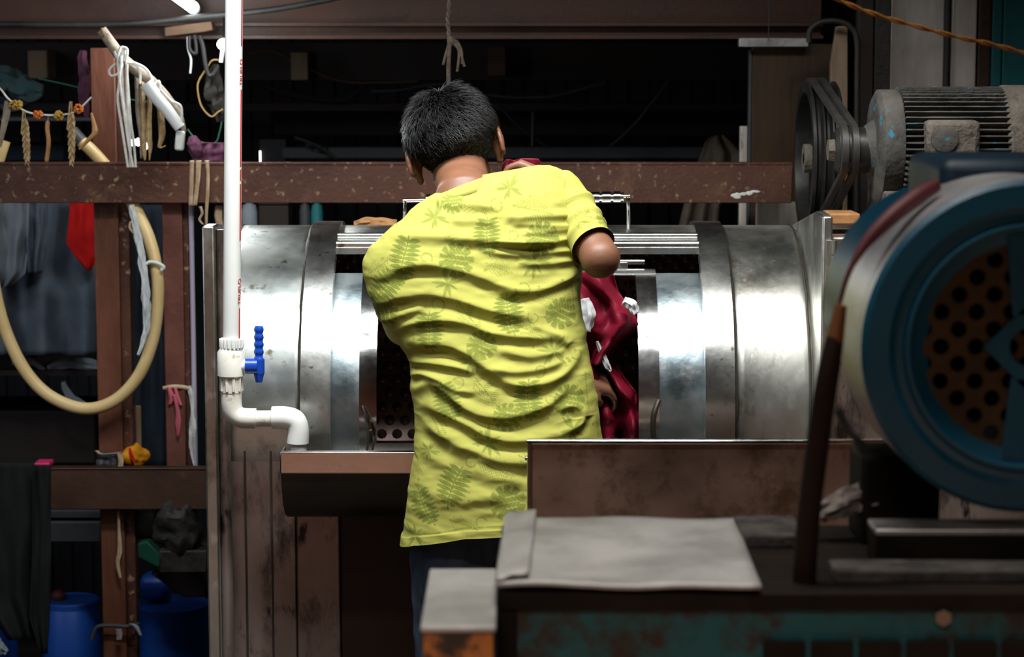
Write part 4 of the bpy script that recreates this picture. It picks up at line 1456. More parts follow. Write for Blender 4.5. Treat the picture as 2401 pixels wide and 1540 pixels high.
ro = solo(rg, 'rag_strip', M['rag'], 'frayed pale blue rag strip tied along the hose', 'rag')
MB().tube(ppath([(340, 622), (352, 614), (372, 618), (384, 626), (378, 634)], 5.955, 6), 4 * S(6), 8).build('knot', M['rag'], ro)
MB().tube(ppath([(322, 530), (308, 520), (305, 535), (320, 552), (330, 562)], 5.955, 6), 3 * S(6), 8).build('loose_end', M['string_tan'], ro)
# ties on the mid beam
t1 = thing('cloth_tie', 'tan cloth strips tied round the mid beam left of the white pipe', 'cloth tie', P(456, 430, 5.99))
for pp_, w in (([(450, 376), (449, 430), (447, 482)], [10, 10, 9]), ([(466, 376), (464, 420), (457, 482)], [13, 10, 9])):
    strip(pp_, w, 5.994, seed=w[0]).build('strip', M['string_tan'], t1, solid=.0016)
t2 = thing('cloth_tie', 'narrow tan strip looped over the mid beam beside the pipe', 'cloth tie', P(486, 430, 5.99))
strip([(485, 376), (488, 410), (487, 450), (484, 500), (484, 528)], [10, 7, 8, 6, 5], 5.994, seed=4).build('strip', M['string_tan'], t2, solid=.0016)
strip([(470, 484), (474, 500), (468, 515), (476, 526)], [7, 5, 5, 4], 5.99, seed=7).build('loose_end', M['string_tan'], t2, solid=.0016)
solo(strip([(514, 482), (512, 505), (516, 532)], [16, 18, 14], 6.03, seed=9), 'cloth_strip', M['string_tan'], 'wide tan cloth scrap behind the white pipe under the beam', 'cloth', solid=.002)

# ================================================================== CLOTHES BEHIND THE POSTS
solo(hang([(440, -30, 228), (560, -30, 228), (700, -30, 226), (800, -30, 226), (832, -30, 226)], 6.58, .03, 3, seed=1, n=70), 'hanging_cloth', M['greyblue_cl'], 'large slate blue cloth hanging behind the hose loop', 'cloth', solid=.002)
solo(hang([(440, -30, 70), (560, -30, 66), (640, -30, 60), (672, -20, 24)], 6.50, .02, 2, seed=3), 'hanging_shirt', M['grey_cl'], 'pale grey garment hanging at the left edge', 'garment', solid=.002)
solo(hang([(440, 55, 112), (560, 60, 110), (640, 66, 98)], 6.52, .02, 1.4, seed=5), 'hanging_shirt', M['greyblue_cl'], 'narrow grey garment beside the pale grey one', 'garment', solid=.002)
solo(hang([(440, 166, 232), (500, 163, 232), (570, 155, 232), (600, 175, 232), (632, 203, 214)], 6.515, .010, 1.3, seed=2), 'red_cloth', M['red_cl'], 'bright red cloth hanging beside the timber post', 'cloth', solid=.002)
solo(MB().tube([P(-60, 438, 6.54), P(380, 438, 6.54)], .006, 8), 'clothes_line', M['black'], 'dark clothes line holding the hanging cloths', 'line')
for i, (pp_, rr_, lab) in enumerate(([[(30, 850), (70, 842), (105, 868)], [8, 12, 5], 'small pale cloth end under the slate cloth'], [[(112, 862), (160, 852), (235, 858)], [6, 13, 12], 'pale grey folded cloth below the slate cloth'], [[(148, 895), (165, 930), (200, 948)], [5, 9, 5], 'thin grey cloth strip inside the hose loop'])):
    solo(rag(pp_, rr_, 6.7, .3, i), 'folded_cloth', M['grey_cl'], lab, 'cloth', 'pale cloths behind the hose')
solo(MB().pbox(-200, 868, 385, 880, 6.68, 7.1), 'shelf_board', M['girder'], 'dark shelf under the pale folded cloths', 'shelf')
solo(MB().pbox(-80, 960, 225, 1090, 6.9, 7.2), 'crate', M['girder'], 'black crate in the shadow under the hose loop', 'crate', bevel=.01)
solo(hang([(480, 305, 392), (700, 305, 392), (1000, 305, 392), (1094, 305, 392)], 6.55, .02, 2, seed=8), 'hanging_cloth', M['navy_cl'], 'dark cloth hanging between the two posts', 'cloth', solid=.002)
solo(MB().pbox(317, 952, 329, 1100, 6.12, 6.135), 'wooden_stick', M['wood_pl'], 'pale wooden stick upright beside the timber post', 'stick', bevel=.002)
t3 = thing('ribbon', 'pink ribbon tied round the smooth red-brown post', 'ribbon', P(408, 930, 6.04))
MB().tube(ppath([(384, 910, 6.05), (410, 906, 6.04), (440, 910, 6.05), (447, 920, 6.06)], 6.05, 6), 5 * S(6), 8).build('cord', M['string_tan'], t3)
strip([(396, 908), (402, 930), (398, 948)], [9, 14, 6], 6.035, seed=1).build('loop', M['pink'], t3, solid=.002)
strip([(410, 908), (416, 930), (424, 950)], [8, 10, 7], 6.035, seed=2).build('loop', M['pink'], t3, solid=.002)
strip([(408, 925), (416, 960), (418, 990), (417, 1024)], [8, 9, 14, 3], 6.03, seed=3).build('tail', M['pink'], t3, solid=.002)
solo(rag([(444, 905), (452, 950), (453, 1000), (450, 1050), (455, 1090)], [4, 5, 8, 5, 2], 6.05, .4, 5), 'cloth_strip', M['rope_w'], 'off-white cloth strip hanging beside the pink ribbon', 'cloth')
# around the lower beam
dk = hang([(1084, -60, 80), (1200, -60, 84), (1400, -50, 82), (1440, -20, 84), (1500, 20, 90)], 5.96, .015, 2, seed=3)
solo(dk, 'hanging_cloth', M['black_cl'], 'black cloth draped over the lower beam at left edge', 'cloth', solid=.003)
solo(hang([(1090, 78, 118), (1300, 76, 120), (1450, 70, 116), (1532, 96, 110)], 5.93, .01, 1, seed=6), 'hanging_trousers', M['black_cl'], 'narrow black trouser leg hanging over the lower beam', 'garment', solid=.003)
solo(MB().pbox(80, 1085, 116, 1096, 5.99, 6.05), 'plastic_box', M['magenta'], 'tiny magenta plastic piece on the lower beam', 'plastic piece', bevel=.003)
t4 = thing('cloth_tie', 'dark cloth bound round the timber post above the lower beam', 'cloth tie', P(256, 1075, 6.03))
hang([(1060, 228, 276), (1094, 226, 274)], 6.035, .004, 2, seed=1).build('wrap', M['dgrey'], t4, solid=.006)
strip([(226, 1056), (240, 1064), (288, 1060)], [9, 6, 10], 6.02, seed=2).build('strip', M['string_tan'], t4, solid=.002)
strip([(280, 1060), (284, 1080), (282, 1096)], [12, 12, 12], 6.02, seed=5).build('strip', M['string_tan'], t4, solid=.002)
oc = MB().ell(P(318, 1072, 6.08), (.034, .03, .032), 30, 20, None, .55, 22)
oc = solo(oc, 'orange_cloth', M['orange_cl'], 'bright orange cloth stuffed behind the lower beam', 'cloth')
rag([(302, 1090), (300, 1200), (300, 1230)], [14, 12, 9], 6.09, .3, 5).build('hanging_end', M['orange_cl'], oc)
rag([(304, 1050), (308, 1066), (314, 1082)], [2, 4, 3], 6.04, .2, 5).build('red_fold', M['red_cl'], oc)
solo(strip([(278, 1196), (279, 1240), (281, 1290), (276, 1320), (283, 1356)], [4, 6, 11, 9, 5], 6.03, seed=11), 'cloth_strip', M['string_tan'], 'pale pinkish strip hanging on the lower timber post', 'cloth', solid=.002)
solo(MB().pbox(-150, 1196, 235, 1215, 6.5, 6.9), 'shelf_board', M['dgrey'], 'grey metal shelf edge under the lower beam', 'shelf', bevel=.003)
solo(MB().pbox(-150, 1222, 235, 1272, 6.5, 6.9), 'metal_box', M['dgrey'], 'dark grey metal box below the shelf edge', 'box', bevel=.005)
sh = thing('shaft_bearing', 'greasy black bearing block with a shaft beside the machine', 'bearing', P(420, 1340, 6.0))
MB().tube([P(312, 1230, 6.12), P(400, 1230, 6.12)], 33 * S(6.1), 28).build('shaft', M['black'], sh)
blk = MB()
blk.ell(P(420, 1232, 6.05), (.062, .07, .098), 40, 28, None, .35, 16)
blk.build('housing', M['blackish'], sh)
MB().pbox(372, 1290, 486, 1345, 6.0, 6.2).build('foot', M['blackish'], sh, bevel=.006)
solo(MB().prism([P(352, 1345, 6.16), P(470, 1345, 6.16), P(486, 1400, 6.16), P(430, 1400, 6.16)], (0, .05, 0)), 'bearing_bracket', M['girder'], 'dark triangular bracket under the bearing block', 'bracket', bevel=.004)
solo(MB().prism([P(322, 1275, 6.5), P(345, 1268, 6.5), P(380, 1305, 6.5), P(372, 1332, 6.5), P(322, 1305, 6.5)], (0, .05, 0)), 'plastic_sheet', M['green'], 'dark green plastic piece behind the bearing block', 'plastic piece', bevel=.004)


def barrel(xc, ytop, rpx, Y, lab):
    r0 = thing('barrel', lab, 'barrel', (P(xc, ytop, Y).x, Y, FB), 'blue barrels at lower left')
    zt = P(xc, ytop, Y).z - FB
    r_ = rpx * S(Y)
    x = P(xc, ytop, Y).x
    MB().lathe([(0, r_ * .94), (.01, r_ * .97), (zt * .3, r_), (zt * .32, r_ * 1.02), (zt * .34, r_), (zt * .66, r_), (zt * .68, r_ * 1.02), (zt * .7, r_), (zt - .012, r_ * .97), (zt - .004, r_ * .9)], (x, Y, FB), (0, 0, 1), 40).build('drum_body', M['barrel'], r0)
    MB().lathe([(0, r_ * .98), (.014, r_ * .98), (.018, r_ * .93), (.018, 0)], (x, Y, FB + zt - .012), (0, 0, 1), 40).build('lid', M['barrel'], r0)


barrel(402, 1416, 92, 6.42, 'blue barrel between the timber post and the machine')
barrel(165, 1408, 70, 6.35, 'blue barrel left of the timber post')
barrel(-25, 1452, 66, 6.25, 'blue barrel at the left edge behind black cloth')
solo(MB().pbox(325, 1352, 392, 1412, 6.38, 6.47), 'jerry_can', M['barrel'], 'small dark blue can standing on the barrel beside the machine', 'can', bevel=.02)
solo(MB().ell(P(137, 1397, 6.34), (.022, .02, .02), 16, 10, None, .2, 20), 'red_lid', M['red_cable'], 'small dark red lid on the left blue barrel', 'pot')  # red lid lying on the barrel, modelled as a rounded lump
t5 = thing('cloth_tie', 'grey plastic strip knotted round the foot of the timber post', 'cloth tie', P(270, 1480, 6.03))
MB().tube(ppath([(215, 1500, 6.03), (228, 1470, 6.03), (262, 1466, 6.03), (300, 1468, 6.03), (325, 1462, 6.06)], 6.03, 6), 5 * S(6), 8).build('band', M['dgrey'], t5)
strip([(306, 1462), (318, 1468), (330, 1490)], [10, 14, 6], 6.02, seed=3).build('loose_end', M['grey_cl'], t5, solid=.002)
strip([(278, 1474), (280, 1486), (279, 1500)], [14, 14, 12], 6.02, seed=3).build('tag', M['dirty_paper'], t5, solid=.002)
solo(rag([(-10, 1500), (2, 1520), (16, 1530)], [10, 12, 6], 5.9, .4, 3), 'rag', M['grey_cl'], 'pale rag at the bottom left corner', 'rag')

# ================================================================== BACKGROUND BEHIND THE MAN
for i, (pp_, Y, r_, m_, lab) in enumerate((
        ([(580, 190), (700, 225), (800, 235), (850, 205), (880, 195)], 7.6, 4, 'black', 'black cable sagging behind the head on the left'),
        ([(580, 125), (640, 120), (700, 150), (800, 190), (900, 193), (980, 190)], 7.3, 2.5, 'wood_dk', 'thin brown cable under the roof beam left of the rope'),
        ([(870, 214), (930, 212), (1000, 200), (1060, 196)], 7.35, 3.5, 'dgrey', 'grey cable above the left of the head'),
        ([(1140, 222), (1200, 228), (1290, 226), (1360, 210), (1420, 192)], 7.35, 3.5, 'dgrey', 'grey and black cable right of the head'),
        ([(1568, 190), (1530, 240), (1480, 300), (1420, 350), (1370, 372)], 7.3, 4, 'black', 'black cable slanting down above the beam at right'),
        ([(1170, 245), (1210, 290), (1270, 335), (1340, 372)], 7.4, 3.5, 'black', 'black cable slanting down right of the ear'),
        ([(690, 322), (740, 340), (790, 372)], 7.1, 4, 'black', 'short black cable above the beam left of the head'),
        ([(1250, 262), (1249, 330), (1248, 372)], 7.3, 4, 'black', 'straight black wire hanging right of the ear'))):
    solo(MB().tube(ppath(pp_, Y, 8), r_ * S(Y), 8), 'cable', M[m_], lab, 'cable', 'cables in the dark behind the man')
solo(MB().pbox(608, 354, 611, 380, 7.29, 7.3), 'narrow_lamp', M['bulb'], 'tiny bright slit of light just right of the pipe', 'lamp')
solo(MB().pbox(606, 325, 672, yfl(7.3), 7.301, 7.4), 'steel_cabinet', M['wall'], 'dark grey box behind the mid beam right of the pipe', 'cabinet', bevel=.004)
solo(rag([(716, 340), (745, 348), (765, 352)], [4, 8, 6], 7.19, .4, 6), 'cloth_scrap', M['dgrey'], 'pale crumpled scrap above the beam left of the head', 'cloth')
for x0_, x1_, m_, lab in ((566, 603, 'grey_cl', 'pale grey pail behind the machine right of the pipe'), (606, 676, 'girder', 'dark wooden box behind the machine'), (702, 728, 'dgrey', 'grey canister behind the machine'), (729, 757, 'teal_paint', 'teal canister behind the machine')):
    c = P((x0_ + x1_) / 2, 480, 6.5)
    w_ = (x1_ - x0_) / 2 * S(6.5)
    zt = c.z
    zt -= 0
    r0 = thing('canister' if m_ != 'girder' else 'wooden_box', lab, 'container', (c.x, 6.5, FB))
    if m_ == 'girder':
        MB().box((c.x - w_, 6.5, FB), (c.x + w_, 6.62, zt)).build('body', M[m_], r0, bevel=.004)
        MB().box((c.x - w_ * 1.04, 6.495, zt), (c.x + w_ * 1.04, 6.625, zt + .012)).build('lid', M[m_], r0, bevel=.003)
    else:
        MB().lathe([(FB, w_), (zt - .02, w_), (zt, w_ * .8)], (c.x, 6.5, 0), (0, 0, 1), 28).build('body', M[m_], r0)
        MB().lathe([(0, w_ * .5), (.012, w_ * .5)], (c.x, 6.5, zt), (0, 0, 1), 20).build('cap', M[m_], r0)
solo(rag([(830, 524), (870, 520), (930, 524)], [5, 10, 8], 5.45, .5, 2), 'cloth_scrap', M['pod'], 'brownish scrap behind the handle on the machine', 'cloth')
solo(MB().tube(ppath([(1804, -30), (1803, 40), (1802, 96)], 6.18, 4), 1.0 * S(6.2), 6), 'thin_wire', M['dgrey'], 'thin wire holding up the pale bar above the brown board', 'wire')
hr_ = thing('rope', 'frayed brown rope hanging from the roof above the head', 'rope', P(1052, 90, 5.6))
pts = ppath([(1051, -40), (1053, 20), (1050, 50), (1054, 88), (1056, 98)], 5.6, 10)
for k_ in range(2):
    MB().tube([p + Vector((math.cos(i * .7 + k_ * PI), math.sin(i * .7 + k_ * PI), 0)) * .003 for i, p in enumerate(pts)], .0032, 8).build('strand', M['rope_br'], hr_)
MB().ell(P(1056, 96, 5.6), (.009, .009, .014), 14, 10, None, .3, 60).build('knot', M['rope_br'], hr_)
for i, pp_ in enumerate(([(1055, 98), (1052, 140), (1052, 200)], [(1054, 96), (1046, 125), (1039, 152)], [(1058, 94), (1074, 100), (1082, 130), (1089, 156)], [(1060, 100), (1076, 120), (1072, 168)], [(1060, 98), (1080, 112), (1084, 150)])):
    MB().tube(ppath(pp_, 5.6, 8), (5 if i == 0 else 3) * S(5.6), 8).build('strand', M['rope_br'], hr_)

# ================================================================== LAUNDRY
def laundry(rows, Y, label, m, seed, amp=.03, freq=2.2, depth=.0):
    mb = hang(rows, Y, amp, freq, depth, n=60, m=60, seed=seed)
    out = []
    for p in mb.v:
        q = Vector(p)
        n1 = noise.noise_vector(q * 16 + Vector((seed, 0, 0)))
        n2 = noise.noise_vector(q * 38 + Vector((seed, 5, 0)))
        out.append(tuple(q + Vector((n1.x * .008, n1.y * .022, n1.z * .008)) + Vector((0, n2.y * .007, 0))))
    mb.v = out
    return solo(mb, 'wet_garment', m, label, 'garment', solid=.003)


g1 = laundry([(640, 1300, 1432), (680, 1310, 1452), (720, 1310, 1486), (760, 1320, 1500), (790, 1330, 1470), (830, 1330, 1440), (860, 1340, 1420)], 5.0, 'wet maroon garment with white trim pulled from the drum', M['maroon'], 2)
for pp_, r_ in (([(1462, 705), (1480, 715), (1490, 735)], [10, 13, 9]), ([(1372, 700), (1378, 735), (1372, 775)], [10, 17, 12])):
    rag(pp_, r_, 4.955, .3, 1).build('white_trim', M['white_cl'], g1)
g2 = laundry([(840, 1330, 1430), (880, 1340, 1460), (930, 1350, 1490), (980, 1350, 1508), (1050, 1340, 1520)], 5.03, 'wet maroon garment heaped low in the drum opening', M['maroon'], 9, .035, 3)
rag([(1400, 800), (1420, 850), (1432, 870)], [3, 7, 3], 4.99, .5, 3).build('white_trim', M['white_cl'], g2)
# splashes of water round the low garment
for i in range(26):
    pass
mg = laundry([(376, 1184, 1258), (392, 1176, 1268), (440, 1180, 1290), (560, 1190, 1310), (660, 1200, 1330)], 4.76, 'maroon garment with white edge held up before his face', M['maroon'], 5, .012, 1.5)
strip([(1196, 392), (1212, 402), (1224, 412)], [6, 14, 12], 4.735, seed=2).build('white_edge', M['white_cl'], mg, solid=.002)

# ================================================================== RIGHT BACKGROUND
bd_ = thing('wooden_board', 'tall varnished brown board behind the pulley', 'board', P(1860, 380, 6.25))
MB().pbox(1764, 102, 1962, yfl(6.25), 6.25, 6.29).build('board_panel', M['board'], bd_, bevel=.003)
MB().pbox(1757, 118, 1764, yfl(6.245), 6.245, 6.28).build('edge_strip', M['dgrey'], bd_, bevel=.002)
solo(MB().pbox(1734, 89, 1896, 110, 6.2, 6.245), 'light_fitting', M['alu'], 'pale unlit bar hung above the brown board', 'bar', bevel=.002)
solo(MB().pbox(1736, 296, 1757, yfl(6.3), 6.3, 6.33), 'wooden_plank', M['pale_wall'], 'narrow pale slat upright at the edge of the brown board', 'slat', bevel=.003)
solo(MB().pbox(1774, 474, 1872, yfl(6.12), 6.12, 6.15), 'wooden_board', M['pale_wall'], 'pale scuffed panel below the mid beam beside the machine', 'panel', bevel=.003)
bc = hang([(318, 1672, 1698), (330, 1654, 1716), (360, 1644, 1740), (420, 1620, 1742), (480, 1604, 1690), (540, 1590, 1680)], 7.16, .015, 2.2, seed=4)
solo(bc, 'hanging_towel', M['beige_cl'], 'beige towel hanging behind the mid beam right of the man', 'towel', solid=.004)
solo(MB().prism([P(1948, 150, 6.05), P(1962, 62, 6.05), P(1988, 60, 6.05), P(1986, yfl(6.05), 6.05), P(1950, yfl(6.05), 6.05)], (0, .03, 0)), 'broken_plank', M['wood_pl'], 'splintered pale plank standing behind the belt', 'plank', bevel=.003)
solo(MB().tube(ppath([(1897, 100), (1900, 70), (1925, 52), (1965, 50), (1995, 64), (2010, 100), (2010, 220), (2010, 700), (2010, yfl(6.0))], 6.0, 8), 7 * S(6), 10), 'black_hose', M['black'], 'black hose arching over the pale plank', 'hose')
for i, (x, m_, lab) in enumerate(((2032, 'girder', 'black post left of the whitewashed wall panel'), (2072, 'blackish', 'black greasy post touching the whitewashed wall panel'))):
    a = P(x, 0, 6.1)
    solo(MB().box((a.x - .022, 6.1, FB), (a.x + .022, 6.15, 2.3)), 'steel_post', M[m_], lab, 'post', bevel=.004)
for x0_, x1_, m_, nm, lab, cat in ((2090, 2216, 'pale_wall', 'wall_panel', 'wide whitewashed wall panel above the grey motor', 'panel'), (2234, 2292, 'pale_wall', 'wall_panel', 'narrow whitewashed wall panel right of the black pipe', 'panel'),
                              (2296, 2326, 'rust_dark', 'steel_post', 'dark brown upright between whitewashed panel and teal door', 'post'), (2328, 2352, 'teal_paint', 'door_frame', 'dull teal door frame upright at top right', 'door frame'), (2354, 2560, 'teal_paint', 'metal_door', 'teal painted metal door at the top right corner', 'door')):
    Y = 6.3
    solo(MB().box((P(x0_, 0, Y).x, Y, FB), (P(x1_, 0, Y).x, Y + (.03 if m_ != 'rust_dark' else .06), 2.4)), nm, M[m_], lab, cat, bevel=.004)
a = P(2224, 0, 6.27)
solo(MB().tube([(a.x, 6.27, FB), (a.x, 6.27, 2.4)], 8 * S(6.2), 14), 'drain_pipe', M['black'], 'thin black upright pipe between the whitewashed panels', 'pipe')
# orange twisted rope
pts = ppath([(1920, -30), (1968, 0), (2050, 33), (2150, 62), (2250, 88), (2330, 105), (2420, 130), (2500, 160)], 3.6, 16)
orp = thing('rope', 'orange twisted rope slanting across the top right corner', 'rope', P(2200, 75, 3.6))
for k_ in range(2):
    MB().tube([p + Vector((0, math.cos(i * .35 + k_ * PI), math.sin(i * .35 + k_ * PI))) * 3.2 * S(3.6) for i, p in enumerate(pts)], 3.0 * S(3.6), 8).build('strand', M['orope'], orp)

# ================================================================== PULLEYS, BELT, GREY MOTOR
bp_ = thing('belt_pulley', 'large black grooved pulley wheel right of the machine', 'pulley', P(1884, 371, 5.6))
bc_ = P(1884, 371, 5.6)
RP = 178 * S(5.6)
prof = [(0, RP * .86), (0, RP), (.006, RP)]
for i in range(3):
    h0 = .008 + i * .022
    prof += [(h0, RP), (h0 + .006, RP * .93), (h0 + .012, RP * .93), (h0 + .018, RP)]
prof += [(.074, RP), (.078, RP * .97), (.078, RP * .86), (.055, RP * .85), (.022, RP * .85), (0, RP * .86)]
MB().lathe(prof, bc_, (1, 0, 0), 72, cap=False).build('rim', M['pulley'], bp_, ang=30)
for i in range(4):
    a = i * PI / 2 + .35
    d = Vector((0, math.cos(a), math.sin(a)))
    MB().tube([bc_ + Vector((.038, 0, 0)) + d * .03, bc_ + Vector((.038, 0, 0)) + d * RP * .88], [.022, .016], 12, flat=.7).build('spoke', M['pulley'], bp_)
MB().lathe([(0, .014), (0, .036), (.08, .036), (.08, .014)], bc_, (1, 0, 0), 32).build('hub', M['dust'], bp_)
MB().tube([bc_ + Vector((.0, 0, 0)), bc_ + Vector((.16, 0, 0))], .014, 16).build('axle', M['pulley'], bp_)
# small pulley and motor
SY = 5.06
sc_ = Vector((bc_.x + .004, SY, P(1962, 352, SY).z))
RS = .052
blt = MB()
mo = thing('electric_motor', 'dusty finned electric motor with faded light blue paint', 'motor', P(2180, 520, SY))
sp_ = MB().lathe([(-.006, .020), (-.006, RS * .8), (.002, RS), (.010, RS), (.016, RS * .88), (.022, RS), (.032, RS), (.038, RS * .88), (.044, RS), (.070, RS), (.074, RS * .8)], sc_, (1, 0, 0), 40).build('drive_pulley', M['pulley'], mo, ang=30)
MB().lathe([(-.02, 0), (-.02, .026), (-.006, .028)], sc_, (1, 0, 0), 6).build('hub_nut', M['dust'], sp_)
C1 = Vector((0, bc_.y, bc_.z))
C2 = Vector((0, sc_.y, sc_.z))
dd_ = (C1 - C2)
Ld = dd_.length
al = math.acos((RP - RS) / Ld)
base_a = math.atan2(C2.z - C1.z, C2.y - C1.y)
path = []
for i in range(41):
    a = base_a + al + (2 * PI - 2 * al) * i / 40
    path.append(C1 + Vector((0, math.cos(a), math.sin(a))) * (RP + .003))
for i in range(25):
    a = base_a - al + 2 * al * i / 24
    path.append(C2 + Vector((0, math.cos(a), math.sin(a))) * (RS + .003))
for i, off_ in enumerate((.017, .041)):
    g = []
    nP = len(path)
    for j, p in enumerate(path):
        t = (path[(j + 1) % nP] - path[j - 1]).normalized()
        nn = Vector((1, 0, 0)).cross(t)
        x = bc_.x + off_
        g.append([Vector((x - .0095, p.y, p.z)) + nn * .003, Vector((x + .0095, p.y, p.z)) + nn * .003, Vector((x + .007, p.y, p.z)) - nn * .006, Vector((x - .007, p.y, p.z)) - nn * .006])
    g.append(g[0])
    mb = MB().grid(g, closed=True)
    solo(mb, 'drive_belt', M['belt'], ('black rubber belt nearer the machine over both pulleys', 'black rubber belt nearer the motor over both pulleys')[i], 'belt', 'drive belts on the pulleys', ang=30)
mc = P(2060, 345, SY)
RM = .128
Lm = P(2345, 345, SY).x - mc.x
MB().tube([sc_ + Vector((.06, 0, 0)), mc + Vector((.02, 0, 0))], .018, 16).build('shaft', M['pulley'], mo)
MB().lathe([(-.034, .03), (-.034, .048), (-.014, .062), (-.012, .116), (-.004, RM * 1.02), (.035, RM * 1.02), (.04, RM)], mc, (1, 0, 0), 56).build('end_bell', M['mot_grey'], mo, ang=30)
body = MB().lathe([(.03, RM * .92), (Lm, RM * .92)], mc, (1, 0, 0), 56)
body.build('stator', M['mot_grey'], mo)
for i in range(58):
    a = 2 * PI * i / 58
    d = Vector((0, math.cos(a), math.sin(a)))
    w = Vector((1, 0, 0)).cross(d)
    c = mc + d * RM * .9
    if abs(c.z - mc.z) < .062 and c.y < mc.y and False:
        continue
    fm = MB()
    g = []
    for x in np.linspace(.04, Lm - .004, 24):
        hgt = RM * .17 * (1 + .06 * noise.noise(Vector((x * 30, i, 0))))
        wv = .0017 * (1 + .5 * noise.noise(Vector((x * 22, i, 4))))
        b0 = mc + Vector((x, 0, 0)) + d * RM * .9
        g.append([b0 - w * wv * 1.4, b0 + d * hgt - w * wv, b0 + d * hgt + w * wv, b0 + w * wv * 1.4])
    fm.grid(g, closed=True)
    n0 = len(fm.v)
    fm.f += [(0, 1, 2, 3), (n0 - 1, n0 - 2, n0 - 3, n0 - 4)]
    fm.build('cooling_fin', M['mot_grey'], mo, ang=30)
MB().lathe([(Lm - .01, RM * 1.0), (Lm, RM * 1.10), (Lm + .16, RM * 1.10), (Lm + .19, RM * .9), (Lm + .19, 0)], mc, (1, 0, 0), 56).build('fan_cover', M['dust'], mo, ang=30)
tb = MB()
a, b = P(2172, 372, SY - .16), P(2300, 282, SY - .16)
tb.box((a.x, SY - .165, a.z), (b.x, SY - .08, b.z))
tbo = tb.build('terminal_box', M['dust'], mo, bevel=.012)
c_ = P(2215, 325, SY - .166)
MB().lathe([(0, .030), (.006, .030), (.008, .024), (.008, 0)], c_ + Vector((0, .002, 0)), (0, -1, 0), 24).build('cover_disc', M['mot_grey'], tbo)
for x in (2075, 2150, 2330):
    q = P(x, 480, SY)
    MB().box((q.x - .02, SY - .13, 1.291), (q.x + .02, SY + .13, 1.268 + .10)).build('mount_foot', M['mot_grey'], mo, bevel=.005)
q = P(2040, 500, SY)
MB().box((q.x, SY - .125, 1.2695), (q.x + .36, SY + .15, 1.290)).build('base_plate', M['dust'], mo, bevel=.004)
solo(MB().pbox(1945, 500, 2018, 528, 5.0, 5.12), 'wooden_packer', M['pod'], 'orange-brown wooden packer on the machine beside the belt', 'wood', bevel=.005)

# ================================================================== FOREGROUND: STEEL BIN
bn = thing('steel_bin', 'open stainless steel bin in front of the man at right', 'bin', (P(1600, 1030, 3.6).x, 3.8, 0))
bx0, bx1, bz = P(1240, 1034, 3.6).x, P(2160, 1034, 3.6).x, P(1240, 1036, 3.6).z
bzb = P(1240, 1075, 4.02).z
MB().box((bx0, 3.6, .25), (bx1, 3.604, bz)).build('front_sheet', M['steel_bin'], bn)
MB().box((bx0, 4.02, .25), (bx1, 4.024, bzb)).build('back_sheet', M['steel_bin'], bn)
for x in (bx0, bx1 - .004):
    MB().prism([(x, 3.604, .254), (x, 4.02, .254), (x, 4.02, bzb), (x, 3.604, bz)], (.004, 0, 0)).build('side_sheet', M['steel_bin'], bn, smooth=False)
MB().box((bx0, 3.604, .25), (bx1, 4.02, .254)).build('bottom_sheet', M['steel_bin'], bn)
MB().box((bx0 - .004, 3.594, bz - .003), (bx1 + .004, 3.610, bz + .004)).build('rim_strip', M['chrome'], bn, bevel=.0015)
MB().box((bx0 - .004, 4.014, bzb - .003), (bx1 + .004, 4.03, bzb + .004)).build('rim_strip', M['chrome'], bn, bevel=.0015)
MB().box((bx0 - .002, 3.594, .25), (bx0 + .005, 3.602, bz)).build('corner_strip', M['steel_tray'], bn, bevel=.001)
for x in (bx0 + .02, bx1 - .02):
    for y in (3.63, 3.99):
        MB().tube([(x, y, 0), (x, y, .26)], .016, 12).build('leg', M['steel_dark'], bn)

# ================================================================== FOREGROUND: BENCH, PLATES, BLUE MOTOR
be = thing('work_bench', 'low teal painted steel bench frame in the near foreground', 'bench', (P(1800, 1400, 2.5).x, 2.7, 0))
zb = P(1500, 1392, 2.5).z
ex0, ex1 = P(1172, 1400, 2.5).x, P(2560, 1400, 2.5).x
MB().box((ex0, 2.505, zb - .021), (ex1, 2.885, zb)).build('top_slab', M['bench_dk'], be, bevel=.003)
MB().box((ex0 + .012, 2.515, zb - .60), (ex1, 2.53, zb - .018)).build('front_sheet', M['teal_bench'], be, bevel=.003)
MB().box((ex0, 2.51, zb - .60), (ex0 + .02, 2.545, zb - .02)).build('corner_strip', M['bench_dk'], be, bevel=.003)
for x in (ex0 + .02, ex1 - .05):
    for y in (2.56, 2.84):
        MB().box((x, y, 0), (x + .04, y + .04, zb - .03)).build('leg', M['bench_dk'], be, bevel=.003)
c_ = P(2210, 1446, 2.512)
MB().lathe([(0, .010), (.007, .010), (.007, 0)], c_, (0, -1, 0), 6).build('bolt', M['wood_pl'], be, ang=30)
# dark plates along the bench front, painting the shade of open slots
for i in range(6):
    x = P(1790 + i * 112, 1500, 2.51).x
    MB().box((x, 2.505, P(0, 1560, 2.51).z), (x + .048, 2.513, P(0, 1502, 2.51).z)).build('slot_plate', M['bench_dk'], be, bevel=.002)


def sheet(quad, Y, name, label, th=.004, lift=.0, wav=.004, nx=24, ny=20, seed=0):
    """a slightly wavy sheet of metal lying level: quad = 4 image corners (near-left, near-right, far-right, far-left) with depths"""
    c = [P(*q) for q in quad]
    g = []
    for j in range(ny + 1):
        t = j / ny
        row = []
        for i in range(nx + 1):
            s = i / nx
            p = c[0].lerp(c[1], s).lerp(c[3].lerp(c[2], s), t)
            p = p + Vector((0, 0, wav * noise.noise(Vector((s * 3, t * 2, seed)))))
            row.append(p)
        g.append(row)
    return MB().grid(g)


zt_ = P(1170, 1372, 2.5).z


def lvl(px, py):
    """depth at which a pixel ray meets the bench-top level"""
    d = P(px, py, 1.0) - Vector((0, 0, CAMZ))
    return (zt_ - CAMZ) / d.z


